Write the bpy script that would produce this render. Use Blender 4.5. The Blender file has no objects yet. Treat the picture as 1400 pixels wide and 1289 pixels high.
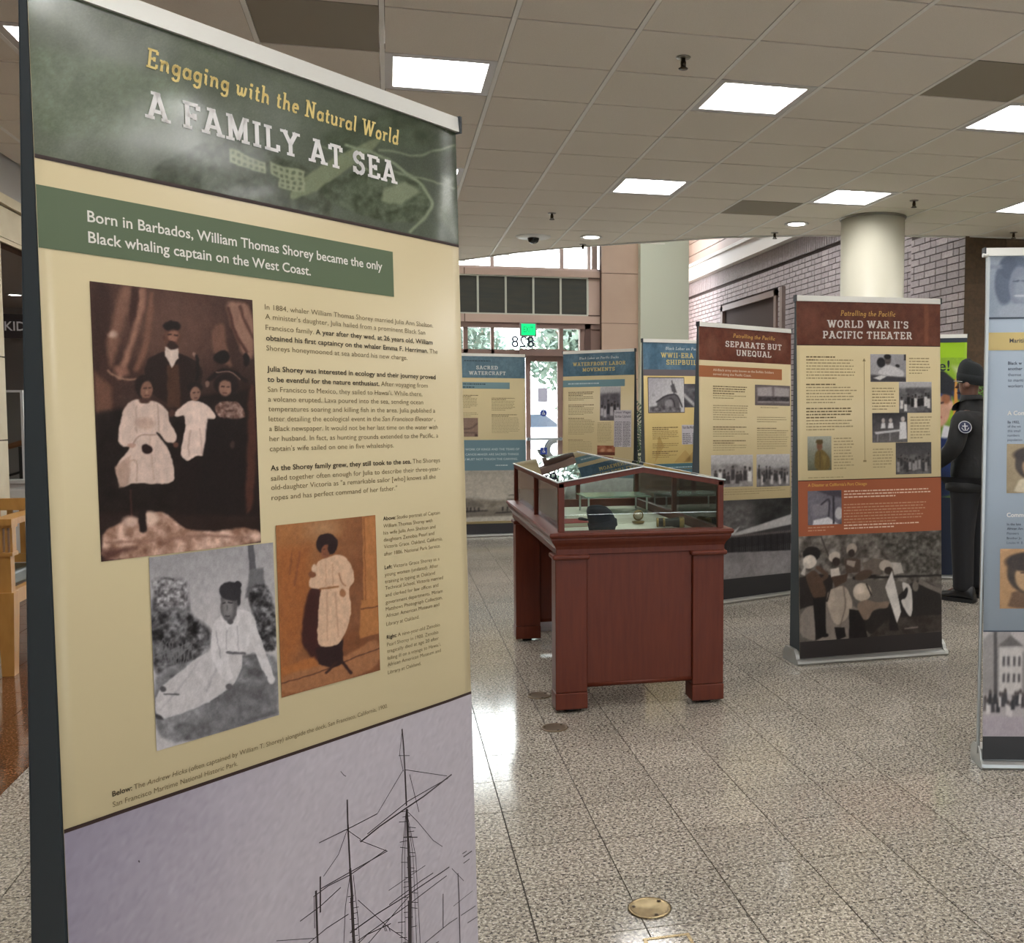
import bpy, math, random
import numpy as np
from mathutils import Vector, Matrix
random.seed(7)
RNG = np.random.default_rng(5)
SC = bpy.context.scene
COL = SC.collection
# ---------------------------------------------------------------- camera, light, exposure
cam_d = bpy.data.cameras.new('camera'); cam = bpy.data.objects.new('camera', cam_d); COL.objects.link(cam)
cam_d.sensor_fit = 'HORIZONTAL'; cam_d.sensor_width = 36.0; cam_d.lens = 1376.8 / 1400 * 36
cam_d.shift_x = -161.2 / 1400; cam_d.clip_start = 0.05; cam_d.clip_end = 200
cam.location = (0, 0, 1.453); cam.rotation_euler = (math.pi / 2 - 0.0610, 0, -0.2349)
SC.camera = cam
world = bpy.data.worlds.new('world'); SC.world = world; world.use_nodes = True
wn = world.node_tree.nodes['Background']; wn.inputs[0].default_value = (0.95, 0.97, 1.0, 1); wn.inputs[1].default_value = 13.0
SC.view_settings.view_transform = 'Standard'; SC.view_settings.look = 'None'
SC.view_settings.gamma = 1; SC.view_settings.use_curve_mapping = False
SC.view_settings.exposure = 0.09
LAMP = 34.0          # troffer diffusers
SC.cycles.max_bounces = 8; SC.cycles.diffuse_bounces = 4; SC.cycles.glossy_bounces = 4
SC.cycles.transparent_max_bounces = 16; SC.cycles.transmission_bounces = 4
SC.cycles.sample_clamp_indirect = 6.0; SC.cycles.caustics_reflective = False; SC.cycles.caustics_refractive = False
ZC = 3.301           # suspended ceiling height
ZTOP = 6.4           # atrium roof

# ---------------------------------------------------------------- helpers
def lin(c):
    c = np.asarray(c, float) / 255.0
    return np.where(c <= 0.04045, c / 12.92, ((c + 0.055) / 1.055) ** 2.4)
def L4(c): return tuple(float(v) for v in lin(c)) + (1.0,)
MATS = {}
def mat(name, rgb=(200, 200, 200), rough=.5, metal=0, spec=.5, emit=None, estr=0, noise=None, bump=None, coat=0, rnd=0):
    if name in MATS: return MATS[name]
    m = bpy.data.materials.new(name); m.use_nodes = True; MATS[name] = m
    nt = m.node_tree; N = nt.nodes; B = N['Principled BSDF']
    B.inputs['Base Color'].default_value = L4(rgb); B.inputs['Roughness'].default_value = rough
    B.inputs['Metallic'].default_value = metal; B.inputs['Specular IOR Level'].default_value = spec
    if coat: B.inputs['Coat Weight'].default_value = coat; B.inputs['Coat Roughness'].default_value = .12
    if emit is not None:
        B.inputs['Emission Color'].default_value = L4(emit); B.inputs['Emission Strength'].default_value = estr
    src = None
    if noise:   # (scale, other rgb, (stretch xyz))
        sc, rgb2, st = noise
        g = N.new('ShaderNodeNewGeometry'); mp = N.new('ShaderNodeMapping'); mp.inputs['Scale'].default_value = st
        nz = N.new('ShaderNodeTexNoise'); nz.inputs['Scale'].default_value = sc; nz.inputs['Detail'].default_value = 5
        mx = N.new('ShaderNodeMix'); mx.data_type = 'RGBA'; mx.inputs[6].default_value = L4(rgb); mx.inputs[7].default_value = L4(rgb2)
        rp = N.new('ShaderNodeMapRange'); rp.inputs[1].default_value = .3; rp.inputs[2].default_value = .7
        nt.links.new(g.outputs['Position'], mp.inputs[0]); nt.links.new(mp.outputs[0], nz.inputs['Vector'])
        nt.links.new(nz.outputs[0], rp.inputs[0]); nt.links.new(rp.outputs[0], mx.inputs[0]); src = mx.outputs[2]
        nt.links.new(src, B.inputs['Base Color'])
    if rnd:     # brightness varies from piece to piece
        oi = N.new('ShaderNodeObjectInfo'); mr = N.new('ShaderNodeMapRange'); mr.inputs[3].default_value = 1 - rnd; mr.inputs[4].default_value = 1 + rnd
        hs = N.new('ShaderNodeHueSaturation'); nt.links.new(oi.outputs['Random'], mr.inputs[0]); nt.links.new(mr.outputs[0], hs.inputs['Value'])
        if src is not None: nt.links.new(src, hs.inputs['Color'])
        else: hs.inputs['Color'].default_value = L4(rgb)
        nt.links.new(hs.outputs[0], B.inputs['Base Color'])
    if bump:    # (scale, strength)
        nz2 = N.new('ShaderNodeTexNoise'); nz2.inputs['Scale'].default_value = bump[0]; nz2.inputs['Detail'].default_value = 3
        g2 = N.new('ShaderNodeNewGeometry'); nt.links.new(g2.outputs['Position'], nz2.inputs['Vector'])
        bp = N.new('ShaderNodeBump'); bp.inputs['Strength'].default_value = bump[1]; bp.inputs['Distance'].default_value = .01
        nt.links.new(nz2.outputs[0], bp.inputs['Height']); nt.links.new(bp.outputs[0], B.inputs['Normal'])
    return m
def glass_mat(name, tint=(250, 253, 251), rough=0.0):
    if name in MATS: return MATS[name]
    m = bpy.data.materials.new(name); m.use_nodes = True; MATS[name] = m; nt = m.node_tree; N = nt.nodes
    for n in list(N):
        if n.type == 'BSDF_PRINCIPLED': N.remove(n)
    tr = N.new('ShaderNodeBsdfTransparent'); tr.inputs[0].default_value = L4(tint)
    gl = N.new('ShaderNodeBsdfGlossy'); gl.inputs['Roughness'].default_value = rough
    fr = N.new('ShaderNodeFresnel'); fr.inputs[0].default_value = 1.5
    mx = N.new('ShaderNodeMixShader'); nt.links.new(fr.outputs[0], mx.inputs[0]); nt.links.new(tr.outputs[0], mx.inputs[1]); nt.links.new(gl.outputs[0], mx.inputs[2])
    nt.links.new(mx.outputs[0], N['Material Output'].inputs[0]); return m
class MB:
    def __init__(s): s.v = []; s.f = []; s.sm = []
    def poly(s, pts, smooth=False):
        k = len(s.v); s.v += [tuple(map(float, p)) for p in pts]; s.f.append(tuple(range(k, k + len(pts)))); s.sm.append(smooth); return s
    def box(s, x0, x1, y0, y1, z0, z1):
        k = len(s.v); s.v += [(x0, y0, z0), (x1, y0, z0), (x1, y1, z0), (x0, y1, z0), (x0, y0, z1), (x1, y0, z1), (x1, y1, z1), (x0, y1, z1)]
        s.f += [tuple(k + i for i in q) for q in ((3, 2, 1, 0), (4, 5, 6, 7), (0, 1, 5, 4), (1, 2, 6, 5), (2, 3, 7, 6), (3, 0, 4, 7))]; s.sm += [False] * 6; return s
    def hexa(s, P):  # 8 corners, bottom ring then top ring
        k = len(s.v); s.v += [tuple(map(float, p)) for p in P]
        s.f += [tuple(k + i for i in q) for q in ((3, 2, 1, 0), (4, 5, 6, 7), (0, 1, 5, 4), (1, 2, 6, 5), (2, 3, 7, 6), (3, 0, 4, 7))]; s.sm += [False] * 6; return s
    def prism(s, pts, z0, z1):   # pts ccw in xy
        n = len(pts); k = len(s.v); s.v += [(x, y, z0) for x, y in pts] + [(x, y, z1) for x, y in pts]
        s.f.append(tuple(k + i for i in reversed(range(n)))); s.f.append(tuple(k + n + i for i in range(n)))
        for i in range(n): j = (i + 1) % n; s.f.append((k + i, k + j, k + n + j, k + n + i))
        s.sm += [False] * (n + 2); return s
    def loft(s, rings, close=True, cap=True, smooth=True):
        k = len(s.v); n = len(rings[0])
        for r in rings: s.v += [tuple(map(float, p)) for p in r]
        for a in range(len(rings) - 1):
            for i in range(n if close else n - 1):
                j = (i + 1) % n; s.f.append((k + a * n + i, k + a * n + j, k + (a + 1) * n + j, k + (a + 1) * n + i)); s.sm.append(smooth)
        if cap:
            s.f.append(tuple(k + i for i in reversed(range(n)))); s.f.append(tuple(k + (len(rings) - 1) * n + i for i in range(n))); s.sm += [False, False]
        return s
    def lathe(s, prof, c=(0, 0, 0), n=24, axis='z', cap=True):
        rings = []
        for r, h in prof:
            ring = []
            for i in range(n):
                a = 2 * math.pi * i / n; x, y = r * math.cos(a), r * math.sin(a)
                p = (x, y, h) if axis == 'z' else ((h, x, y) if axis == 'x' else (y, h, x))
                ring.append((c[0] + p[0], c[1] + p[1], c[2] + p[2]))
            rings.append(ring)
        return s.loft(rings, cap=cap)
    def tube(s, pts, r, n=8):
        pts = [Vector(p) for p in pts]; rings = []; rr = r if isinstance(r, (list, tuple)) else [r] * len(pts)
        up = None
        for i, p in enumerate(pts):
            t = (pts[min(i + 1, len(pts) - 1)] - pts[max(i - 1, 0)]).normalized()
            if up is None: up = t.orthogonal().normalized()
            up = (up - t * up.dot(t)).normalized(); sd = t.cross(up)
            rings.append([p + (up * math.cos(2 * math.pi * k / n) + sd * math.sin(2 * math.pi * k / n)) * rr[i] for k in range(n)])
        return s.loft(rings)
    def mesh(s, name):
        me = bpy.data.meshes.new(name); me.from_pydata(s.v, [], s.f)
        me.polygons.foreach_set('use_smooth', s.sm); me.update(); return me
def put(name, me, m, parent=None, loc=None, rot=None, **kw):
    if isinstance(me, MB): me = me.mesh(name)
    if m is not None and not me.materials: me.materials.append(m)
    o = bpy.data.objects.new(name, me); COL.objects.link(o)
    if parent is not None: o.parent = parent
    if loc: o.location = loc
    if rot: o.rotation_euler = rot
    for k, v in kw.items(): o[k] = v
    return o
def thing(name, label, cat, loc=(0, 0, 0), rz=0, group=None):
    o = bpy.data.objects.new(name, None); COL.objects.link(o); o.empty_display_size = .1
    o.location = loc; o.rotation_euler = (0, 0, rz); o['label'] = label; o['category'] = cat
    if group: o['group'] = group
    return o
def struct(name, mb, m): return put(name, mb, m, kind='structure')
def bev(o, w=.004, seg=2):
    b = o.modifiers.new('bevel', 'BEVEL'); b.width = w; b.segments = seg; b.limit_method = 'ANGLE'; return o
def stand(x0, x1, y, z0, z1, t):   # vertical slab facing -y
    return MB().box(x0, x1, y, y + t, z0, z1)

# ---------------------------------------------------------------- painting of printed pictures (procedural, into a colour attribute)
def hom(q):  # unit square (0,0)=TL (1,0)=TR (1,1)=BR (0,1)=BL -> quad q
    A = []; bb = []
    for (s, t), (x, y) in zip(((0, 0), (1, 0), (1, 1), (0, 1)), q):
        A.append([s, t, 1, 0, 0, 0, -s * x, -t * x]); bb.append(x); A.append([0, 0, 0, s, t, 1, -s * y, -t * y]); bb.append(y)
    h = np.linalg.solve(np.array(A, float), np.array(bb, float)); return np.append(h, 1).reshape(3, 3)
def smooth_noise(X, Y, scale, seed, octaves=4):
    out = np.zeros_like(X); amp = 1.0; tot = 0
    for o in range(octaves):
        r = np.random.default_rng(seed + o); g = r.random((64, 64)); u = X / scale * 2 ** o; v = Y / scale * 2 ** o
        i = np.floor(u).astype(int); j = np.floor(v).astype(int); fu = u - i; fv = v - j; fu = fu * fu * (3 - 2 * fu); fv = fv * fv * (3 - 2 * fv)
        a = g[j % 64, i % 64]; b = g[j % 64, (i + 1) % 64]; c = g[(j + 1) % 64, i % 64]; d = g[(j + 1) % 64, (i + 1) % 64]
        out += amp * ((a * (1 - fu) + b * fu) * (1 - fv) + (c * (1 - fu) + d * fu) * fv); tot += amp; amp *= .55
    return out / tot
def sdpoly(X, Y, P):
    d = np.full(X.shape, 1e18); ins = np.zeros(X.shape, bool); n = len(P)
    for i in range(n):
        (ax, ay), (bx, by) = P[i], P[(i + 1) % n]; ex, ey = bx - ax, by - ay
        wx, wy = X - ax, Y - ay; t = np.clip((wx * ex + wy * ey) / (ex * ex + ey * ey + 1e-9), 0, 1)
        d = np.minimum(d, (wx - ex * t) ** 2 + (wy - ey * t) ** 2)
        c = ((ay > Y) != (by > Y)) & (X < (bx - ax) * (Y - ay) / ((by - ay) + 1e-12) + ax); ins ^= c
    d = np.sqrt(d); return np.where(ins, -d, d)
def sdline(X, Y, P):
    d = np.full(X.shape, 1e18)
    for (ax, ay), (bx, by) in zip(P[:-1], P[1:]):
        ex, ey = bx - ax, by - ay; wx, wy = X - ax, Y - ay; t = np.clip((wx * ex + wy * ey) / (ex * ex + ey * ey + 1e-9), 0, 1)
        d = np.minimum(d, (wx - ex * t) ** 2 + (wy - ey * t) ** 2)
    return np.sqrt(d)
def rounded(P, closed=True):   # corner cutting, so that painted outlines are soft like drapery
    for _ in range(2):
        Q = []
        n = len(P)
        for i in range(n if closed else n - 1):
            a, b = P[i], P[(i + 1) % n]; Q += [(a[0] * .8 + b[0] * .2, a[1] * .8 + b[1] * .2), (a[0] * .2 + b[0] * .8, a[1] * .2 + b[1] * .8)]
        P = Q if closed else [P[0]] + Q + [P[-1]]
    return P
def paint(quad, nx, ny, base, shapes, tone=None):
    shapes = [((s_[0], rounded(s_[1])) + tuple(s_[2:]) if s_[0] in ('p', 'pn') and len(s_[1]) > 5 else (s_[0], rounded(s_[1], False)) + tuple(s_[2:]) if s_[0] == 'l' and len(s_[1]) > 2 else s_) for s_ in shapes]
    H = hom(quad); s, t = np.meshgrid((np.arange(nx)) / (nx - 1), (np.arange(ny)) / (ny - 1))
    w = H[2, 0] * s + H[2, 1] * t + H[2, 2]; X = (H[0, 0] * s + H[0, 1] * t + H[0, 2]) / w; Y = (H[1, 0] * s + H[1, 1] * t + H[1, 2]) / w
    C = np.zeros((ny, nx, 3)) + np.array(base, float); SZ = max(X.max() - X.min(), 1)
    X, Y = X + (smooth_noise(X + 4000, Y + 4000, SZ * .05, 71, 3) - .5) * SZ * WARP, Y + (smooth_noise(X + 7000, Y + 2000, SZ * .05, 72, 3) - .5) * SZ * WARP
    for k, sh in enumerate(shapes):
        ty = sh[0]
        if ty == 'g':      # linear gradient between two points to colour
            (_, x0, y0, x1, y1, c0, c1) = sh; ex, ey = x1 - x0, y1 - y0; q = np.clip(((X - x0) * ex + (Y - y0) * ey) / (ex * ex + ey * ey), 0, 1)[..., None]
            C = np.array(c0, float) * (1 - q) + np.array(c1, float) * q; continue
        if ty == 'n':      # noise: scale, amplitude, seed, (xstretch)
            _, sc, amp, seed = sh[:4]; st = sh[4] if len(sh) > 4 else 1
            C = C + ((smooth_noise(X / st + 5000, Y + 5000, sc, seed) - .5) * 2 * amp)[..., None]; continue
        if ty == 'e':
            _, cx, cy, rx, ry, ang, col, sf = sh[:8]; a = math.radians(ang); u = (X - cx) * math.cos(a) + (Y - cy) * math.sin(a); v = -(X - cx) * math.sin(a) + (Y - cy) * math.cos(a)
            d = (np.sqrt((u / rx) ** 2 + (v / ry) ** 2) - 1) * min(rx, ry)
        elif ty == 'p': _, P, col, sf = sh[:4]; d = sdpoly(X, Y, P)
        elif ty == 'l': _, P, wd, col, sf = sh[:5]; d = sdline(X, Y, P) - wd / 2
        elif ty == 'pn':   # polygon filled with noise-textured colour: P, col, sf, scale, amp, seed
            _, P, col, sf, sc, amp, seed = sh; d = sdpoly(X, Y, P); sf = max(sf, .5); m = np.clip(.5 - d / sf, 0, 1)[..., None]
            nz = ((smooth_noise(X + 9000, Y + 9000, sc, seed, 5) - .5) * 2 * amp)[..., None]; nz = np.clip(nz * 1.8, -amp, amp)
            C = C * (1 - m) + (np.array(col, float) + nz) * m; continue
        m = np.clip(.5 - d / max(sf, .5), 0, 1)[..., None]; C = C * (1 - m) + np.array(col, float) * m
    for _ in range(SOFT):   # photographic softness
        Q = np.pad(C, ((1, 1), (1, 1), (0, 0)), 'edge'); C = (Q[1:-1, 1:-1] * 2 + Q[:-2, 1:-1] + Q[2:, 1:-1] + Q[1:-1, :-2] + Q[1:-1, 2:]) / 6
    C = C * (1 + (smooth_noise(X / .6 + 3000, Y + 3000, SZ * .045, 73, 4) - .5) * TONE)[..., None]
    C = C + RNG.normal(0, 3.0, C.shape[:2] + (1,))
    C = np.clip(C, 0, 255)
    if tone is not None:   # (dark rgb, light rgb): print everything as a duotone
        g = (C @ np.array([.3, .59, .11]))[..., None] / 255; C = np.array(tone[0], float) * (1 - g) + np.array(tone[1], float) * g
    return C
def paint_mat(rough=.38):
    n = 'printed picture %.2f' % rough
    if n in MATS: return MATS[n]
    m = mat(n, rough=rough); nt = m.node_tree; a = nt.nodes.new('ShaderNodeAttribute'); a.attribute_name = 'Col'
    nt.links.new(a.outputs['Color'], nt.nodes['Principled BSDF'].inputs['Base Color'])
    m.node_tree.nodes['Principled BSDF'].inputs['Specular IOR Level'].default_value = PSPEC
    return m
PSPEC = .35
SOFT = 1
TONE = .2
WARP = .016
def picture(name, C, P, parent, rough=.38, **kw):
    """grid mesh; P(s,t) arrays -> xyz of the sheet"""
    ny, nx = C.shape[:2]; s, t = np.meshgrid(np.arange(nx) / (nx - 1), np.arange(ny) / (ny - 1)); V = P(s, t).reshape(-1, 3)
    i = np.arange(ny * nx).reshape(ny, nx); F = np.stack([i[1:, :-1], i[1:, 1:], i[:-1, 1:], i[:-1, :-1]], -1).reshape(-1, 4)
    me = bpy.data.meshes.new(name); me.vertices.add(len(V)); me.vertices.foreach_set('co', V.astype(np.float32).ravel())
    me.loops.add(F.size); me.loops.foreach_set('vertex_index', F.ravel().astype(np.int32)); me.polygons.add(len(F))
    me.polygons.foreach_set('loop_start', np.arange(0, F.size, 4, dtype=np.int32)); me.update(calc_edges=True)
    me.polygons.foreach_set('use_smooth', np.ones(len(F), bool))
    at = me.color_attributes.new('Col', 'FLOAT_COLOR', 'POINT'); c4 = np.ones((len(V), 4), np.float32); c4[:, :3] = lin(C.reshape(-1, 3)); at.data.foreach_set('color', c4.ravel())
    return put(name, me, paint_mat(rough), parent, **kw)

# ---------------------------------------------------------------- lettering
_cu = bpy.data.curves.new('lettering', 'FONT'); _cu.resolution_u = 3; _to = bpy.data.objects.new('lettering', _cu); COL.objects.link(_to)
def glyphs(txt, bold=0.0, shear=0.0):
    _cu.body = txt; _cu.offset = bold; _cu.shear = shear
    bpy.context.view_layer.update(); me = _to.to_mesh()
    n = len(me.vertices); co = np.zeros(n * 3, np.float32); me.vertices.foreach_get('co', co); co = co.reshape(-1, 3)[:, :2].copy()
    F = [tuple(p.vertices) for p in me.polygons]; _to.to_mesh_clear()
    return co, F
def text_rows(mb, P, segs, u0, v0, width, cap, off=.0012, only=None):
    """segs: [(style,text)] laid on one line fitted to width; style r/b/i/s"""
    parts = []; x = 0
    for st, tx in segs:
        co, F = glyphs(tx, {'r': -.004, 'b': .013, 'i': -.004, 's': .014}[st], {'i': .22}.get(st, 0))
        if len(co) == 0: continue
        x0 = co[:, 0].min(); co[:, 0] += x - x0; x = co[:, 0].max() + .26; parts.append((st, co, F))
    W = x - .26; sx = (width / W) if width else cap / .682
    for st, co, F in parts:
        if only and st not in only: continue
        u = u0 + co[:, 0] * sx; v = v0 + co[:, 1] * cap / .682; V = P(u, v, off); k = len(mb.v)
        mb.v += [tuple(map(float, q)) for q in V]; mb.f += [tuple(k + i for i in f) for f in F]; mb.sm += [False] * len(F)
def arc(cx, cy, rx, ry, a0, a1, n=10):
    return [(cx + rx * math.cos(math.radians(a0 + (a1 - a0) * i / n)), cy + ry * math.sin(math.radians(a0 + (a1 - a0) * i / n))) for i in range(n + 1)]
# slab letters: width, strokes, serif centres (x, y, half length)
SL = {
 'A': (.92, [[(.14, 0), (.46, 1)], [(.78, 0), (.46, 1)], [(.27, .3), (.66, .3)]], [(.14, 0), (.78, 0), (.4, 1)]),
 'B': (.82, [[(.22, 0), (.22, 1)], [(.22, .95), (.45, .95)] + arc(.45, .74, .2, .21, 90, -90) + [(.22, .53)], [(.45, .53)] + arc(.46, .29, .24, .24, 90, -90) + [(.22, .05)]], [(.14, 0, .1), (.14, 1, .1)]),
 'C': (.86, [arc(.46, .5, .33, .44, 42, 318, 16), [(.75, .66), (.75, .98)]], []),
 'D': (.9, [[(.22, 0), (.22, 1)], [(.22, .95), (.4, .95)] + arc(.42, .5, .34, .45, 90, -90, 14) + [(.22, .05)]], [(.14, 0, .1), (.14, 1, .1)]),
 'E': (.8, [[(.22, 0), (.22, 1)], [(.22, .95), (.68, .95), (.68, .76)], [(.22, .5), (.52, .5)], [(.52, .38), (.52, .62)], [(.22, .05), (.7, .05), (.7, .26)]], [(.14, 0, .1), (.14, 1, .1)]),
 'F': (.76, [[(.22, 0), (.22, 1)], [(.22, .95), (.68, .95), (.68, .76)], [(.22, .5), (.52, .5)], [(.52, .38), (.52, .62)]], [(.22, 0), (.14, 1, .1)]),
 'G': (.9, [arc(.46, .5, .33, .44, 42, 318, 16), [(.75, .66), (.75, .98)], [(.74, 0), (.74, .42)]], [(.7, .43)]),
 'H': (.98, [[(.22, 0), (.22, 1)], [(.76, 0), (.76, 1)], [(.22, .5), (.76, .5)]], [(.22, 0), (.22, 1), (.76, 0), (.76, 1)]),
 'I': (.46, [[(.23, 0), (.23, 1)]], [(.23, 0), (.23, 1)]),
 'L': (.78, [[(.22, 0), (.22, 1)], [(.22, .05), (.7, .05), (.7, .3)]], [(.14, 0, .1), (.22, 1)]),
 'M': (1.12, [[(.22, 0), (.22, 1)], [(.9, 0), (.9, 1)], [(.22, 1), (.56, .12), (.9, 1)]], [(.2, 0), (.14, 1, .1), (.9, 0), (.98, 1, .1)]),
 'N': (.98, [[(.22, 0), (.22, 1)], [(.76, 0), (.76, 1)], [(.22, 1), (.76, .03)]], [(.22, 0), (.14, 1, .1), (.76, 1)]),
 'O': (.92, [arc(.46, .5, .34, .45, 0, 360, 20)], []),
 'P': (.8, [[(.22, 0), (.22, 1)], [(.22, .95), (.44, .95)] + arc(.46, .7, .22, .25, 90, -90) + [(.22, .45)]], [(.22, 0), (.14, 1, .1)]),
 'Q': (.92, [arc(.46, .5, .34, .45, 0, 360, 20), [(.5, .25), (.8, -.06)]], []),
 'R': (.92, [[(.22, 0), (.22, 1)], [(.22, .95), (.46, .95)] + arc(.48, .73, .2, .22, 90, -90) + [(.22, .51)], [(.5, .5), (.7, .06), (.86, .05)]], [(.22, 0), (.14, 1, .1)]),
 'S': (.76, [arc(.38, .73, .24, .22, 30, 270, 12) + arc(.38, .27, .25, .23, 90, -150, 12), [(.62, .7), (.62, .97)], [(.13, .03), (.13, .3)]], []),
 'T': (.84, [[(.42, 0), (.42, 1)], [(.12, .74), (.12, .95), (.72, .95), (.72, .74)]], [(.42, 0)]),
 'U': (.96, [[(.22, 1), (.22, .32)] + arc(.48, .32, .26, .27, 180, 360, 12) + [(.74, 1)]], [(.22, 1), (.74, 1)]),
 'V': (.92, [[(.14, 1), (.46, 0)], [(.78, 1), (.46, 0)]], [(.14, 1), (.78, 1)]),
 'W': (1.3, [[(.16, 1), (.42, 0), (.65, .95), (.88, 0), (1.14, 1)]], [(.16, 1), (.65, 1, .12), (1.14, 1)]),
 'K': (.92, [[(.22, 0), (.22, 1)], [(.22, .4), (.72, 1)], [(.4, .58), (.76, 0)]], [(.22, 0), (.22, 1), (.76, 0), (.72, 1)]),
 'Y': (.9, [[(.14, 1), (.45, .48), (.76, 1)], [(.45, .5), (.45, 0)]], [(.14, 1), (.76, 1), (.45, 0)]),
 "'": (.3, [[(.15, 1), (.13, .72)]], []), '-': (.5, [[(.1, .4), (.4, .4)]], []), ' ': (.34, [], []),
 'a': (.66, [arc(.32, .27, .22, .25, 0, 360, 14), [(.54, .55), (.54, .1), (.64, .04)]], []),
 'b': (.68, [arc(.36, .27, .22, .25, 0, 360, 14), [(.14, 1), (.14, .05)]], [(.08, 1, .08)]),
 'c': (.58, [arc(.32, .27, .22, .25, 50, 310, 12)], []),
 'd': (.7, [arc(.32, .27, .22, .25, 0, 360, 14), [(.54, 1), (.54, .1), (.64, .04)]], [(.48, 1, .08)]),
 'e': (.6, [[(.12, .28), (.52, .3)] + arc(.32, .28, .21, .25, 10, 300, 14)], []),
 'f': (.42, [[(.46, .93), (.32, .98), (.24, .85), (.22, 0)], [(.06, .55), (.42, .55)]], [(.22, 0, .12)]),
 'g': (.66, [arc(.32, .29, .21, .23, 0, 360, 14), [(.54, .55), (.54, -.12)] + arc(.33, -.12, .21, .16, 0, -170, 10)], []),
 'h': (.72, [[(.16, 0), (.16, 1)], [(.16, .34)] + arc(.36, .33, .19, .2, 170, 0, 8) + [(.55, .05), (.66, .04)]], [(.08, 1, .08), (.16, 0, .1)]),
 'i': (.36, [[(.17, .55), (.17, .06), (.28, .04)], arc(.17, .8, .03, .03, 0, 360, 6)], [(.1, .54, .08)]),
 'k': (.66, [[(.16, 0), (.16, 1)], [(.16, .22), (.5, .55)], [(.3, .34), (.56, .02)]], [(.08, 1, .08), (.5, .55, .1)]),
 'l': (.34, [[(.17, 1), (.17, .08), (.28, .04)]], [(.1, 1, .08)]),
 'n': (.72, [[(.16, 0), (.16, .55)], [(.16, .34)] + arc(.36, .33, .19, .2, 170, 0, 8) + [(.55, .05), (.66, .04)]], [(.08, .54, .08), (.16, 0, .1)]),
 'o': (.64, [arc(.32, .27, .22, .25, 0, 360, 14)], []),
 'r': (.5, [[(.16, 0), (.16, .55)], [(.16, .36)] + arc(.36, .34, .19, .18, 165, 60, 6)], [(.08, .54, .08), (.16, 0, .12)]),
 's': (.52, [arc(.27, .41, .14, .12, 20, 270, 8) + arc(.27, .16, .16, .13, 90, -160, 8)], []),
 't': (.44, [[(.2, .8), (.2, .12), (.28, .03), (.4, .06)], [(.06, .55), (.4, .55)]], []),
 'u': (.72, [[(.14, .55), (.14, .22)] + arc(.33, .2, .19, .18, 180, 350, 8), [(.54, .55), (.54, .08), (.66, .04)]], [(.08, .54, .08), (.48, .54, .08)]),
 'w': (.9, [[(.14, .55), (.16, .15), (.26, .03), (.44, .2), (.44, .5)], [(.44, .2), (.54, .03), (.68, .1), (.76, .55)]], [(.08, .54, .08)]),
}
LGAP = .09
def slab(mb, P, txt, u0, v0, width, cap, wt=.17, shear=0.0, off=.0014, serif=True):
    x = 0; segs = []
    for ch in txt:
        w, strokes, ser = SL[ch]
        for st in strokes:
            for a, b in zip(st[:-1], st[1:]): segs.append(((a[0] + x, a[1]), (b[0] + x, b[1]), wt if abs(b[1] - a[1]) > .5 * abs(b[0] - a[0]) else wt * .72))
        for q in ser if serif else []:
            hl = q[2] if len(q) > 2 else .19; yy = min(max(q[1], .045), .955) if q[1] in (0, 1) else q[1]
            segs.append(((q[0] - hl + x, yy), (q[0] + hl + x, yy), wt * .62))
        x += w + LGAP
    W = x - LGAP; sx = width / W
    for (a, b, w) in segs:
        ax, ay = a; bx, by = b; dx, dy = bx - ax, by - ay; l = math.hypot(dx, dy) or 1e-6; dx, dy = dx / l, dy / l; h = w / 2
        ex = .25 * w if abs(dy) < .98 and abs(dx) < .98 else 0
        ea = ex if .04 < ay < .96 else 0; eb = ex if .04 < by < .96 else 0
        q = [(ax - dx * ea - dy * h, ay - dy * ea + dx * h), (ax - dx * ea + dy * h, ay - dy * ea - dx * h), (bx + dx * eb + dy * h, by + dy * eb - dx * h), (bx + dx * eb - dy * h, by + dy * eb + dx * h)]
        u = np.array([u0 + (p[0] + shear * p[1]) * sx for p in q]); v = np.array([v0 + p[1] * cap for p in q])
        mb.poly(P(u, v, off))
def rect(mb, P, u0, u1, v0, v1, off, n=1):
    for k in range(n):
        a = u0 + (u1 - u0) * k / n; b = u0 + (u1 - u0) * (k + 1) / n
        mb.poly(P(np.array([a, b, b, a]), np.array([v0, v0, v1, v1]), off))
def dashes(mb, P, u0, u1, v_top, v_bot, pitch, h, off=.0012, seed=1, ends=None):
    """rows of tiny print, too small to read: word-long strokes"""
    r = random.Random(seed); n = max(1, int(round((v_top - v_bot) / pitch)))
    for i in range(n):
        v = v_top - pitch * (i + .5); u = u0; end = u1 - r.random() * .12 * (u1 - u0)
        if i == n - 1: end = u0 + (u1 - u0) * .6
        while u < end - .006:
            w = min(r.uniform(.006, .03), end - u)
            mb.poly(P(np.array([u, u + w, u + w, u]), np.array([v - h / 2, v - h / 2, v + h / 2, v + h / 2]), off)); u += w + .005

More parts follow.
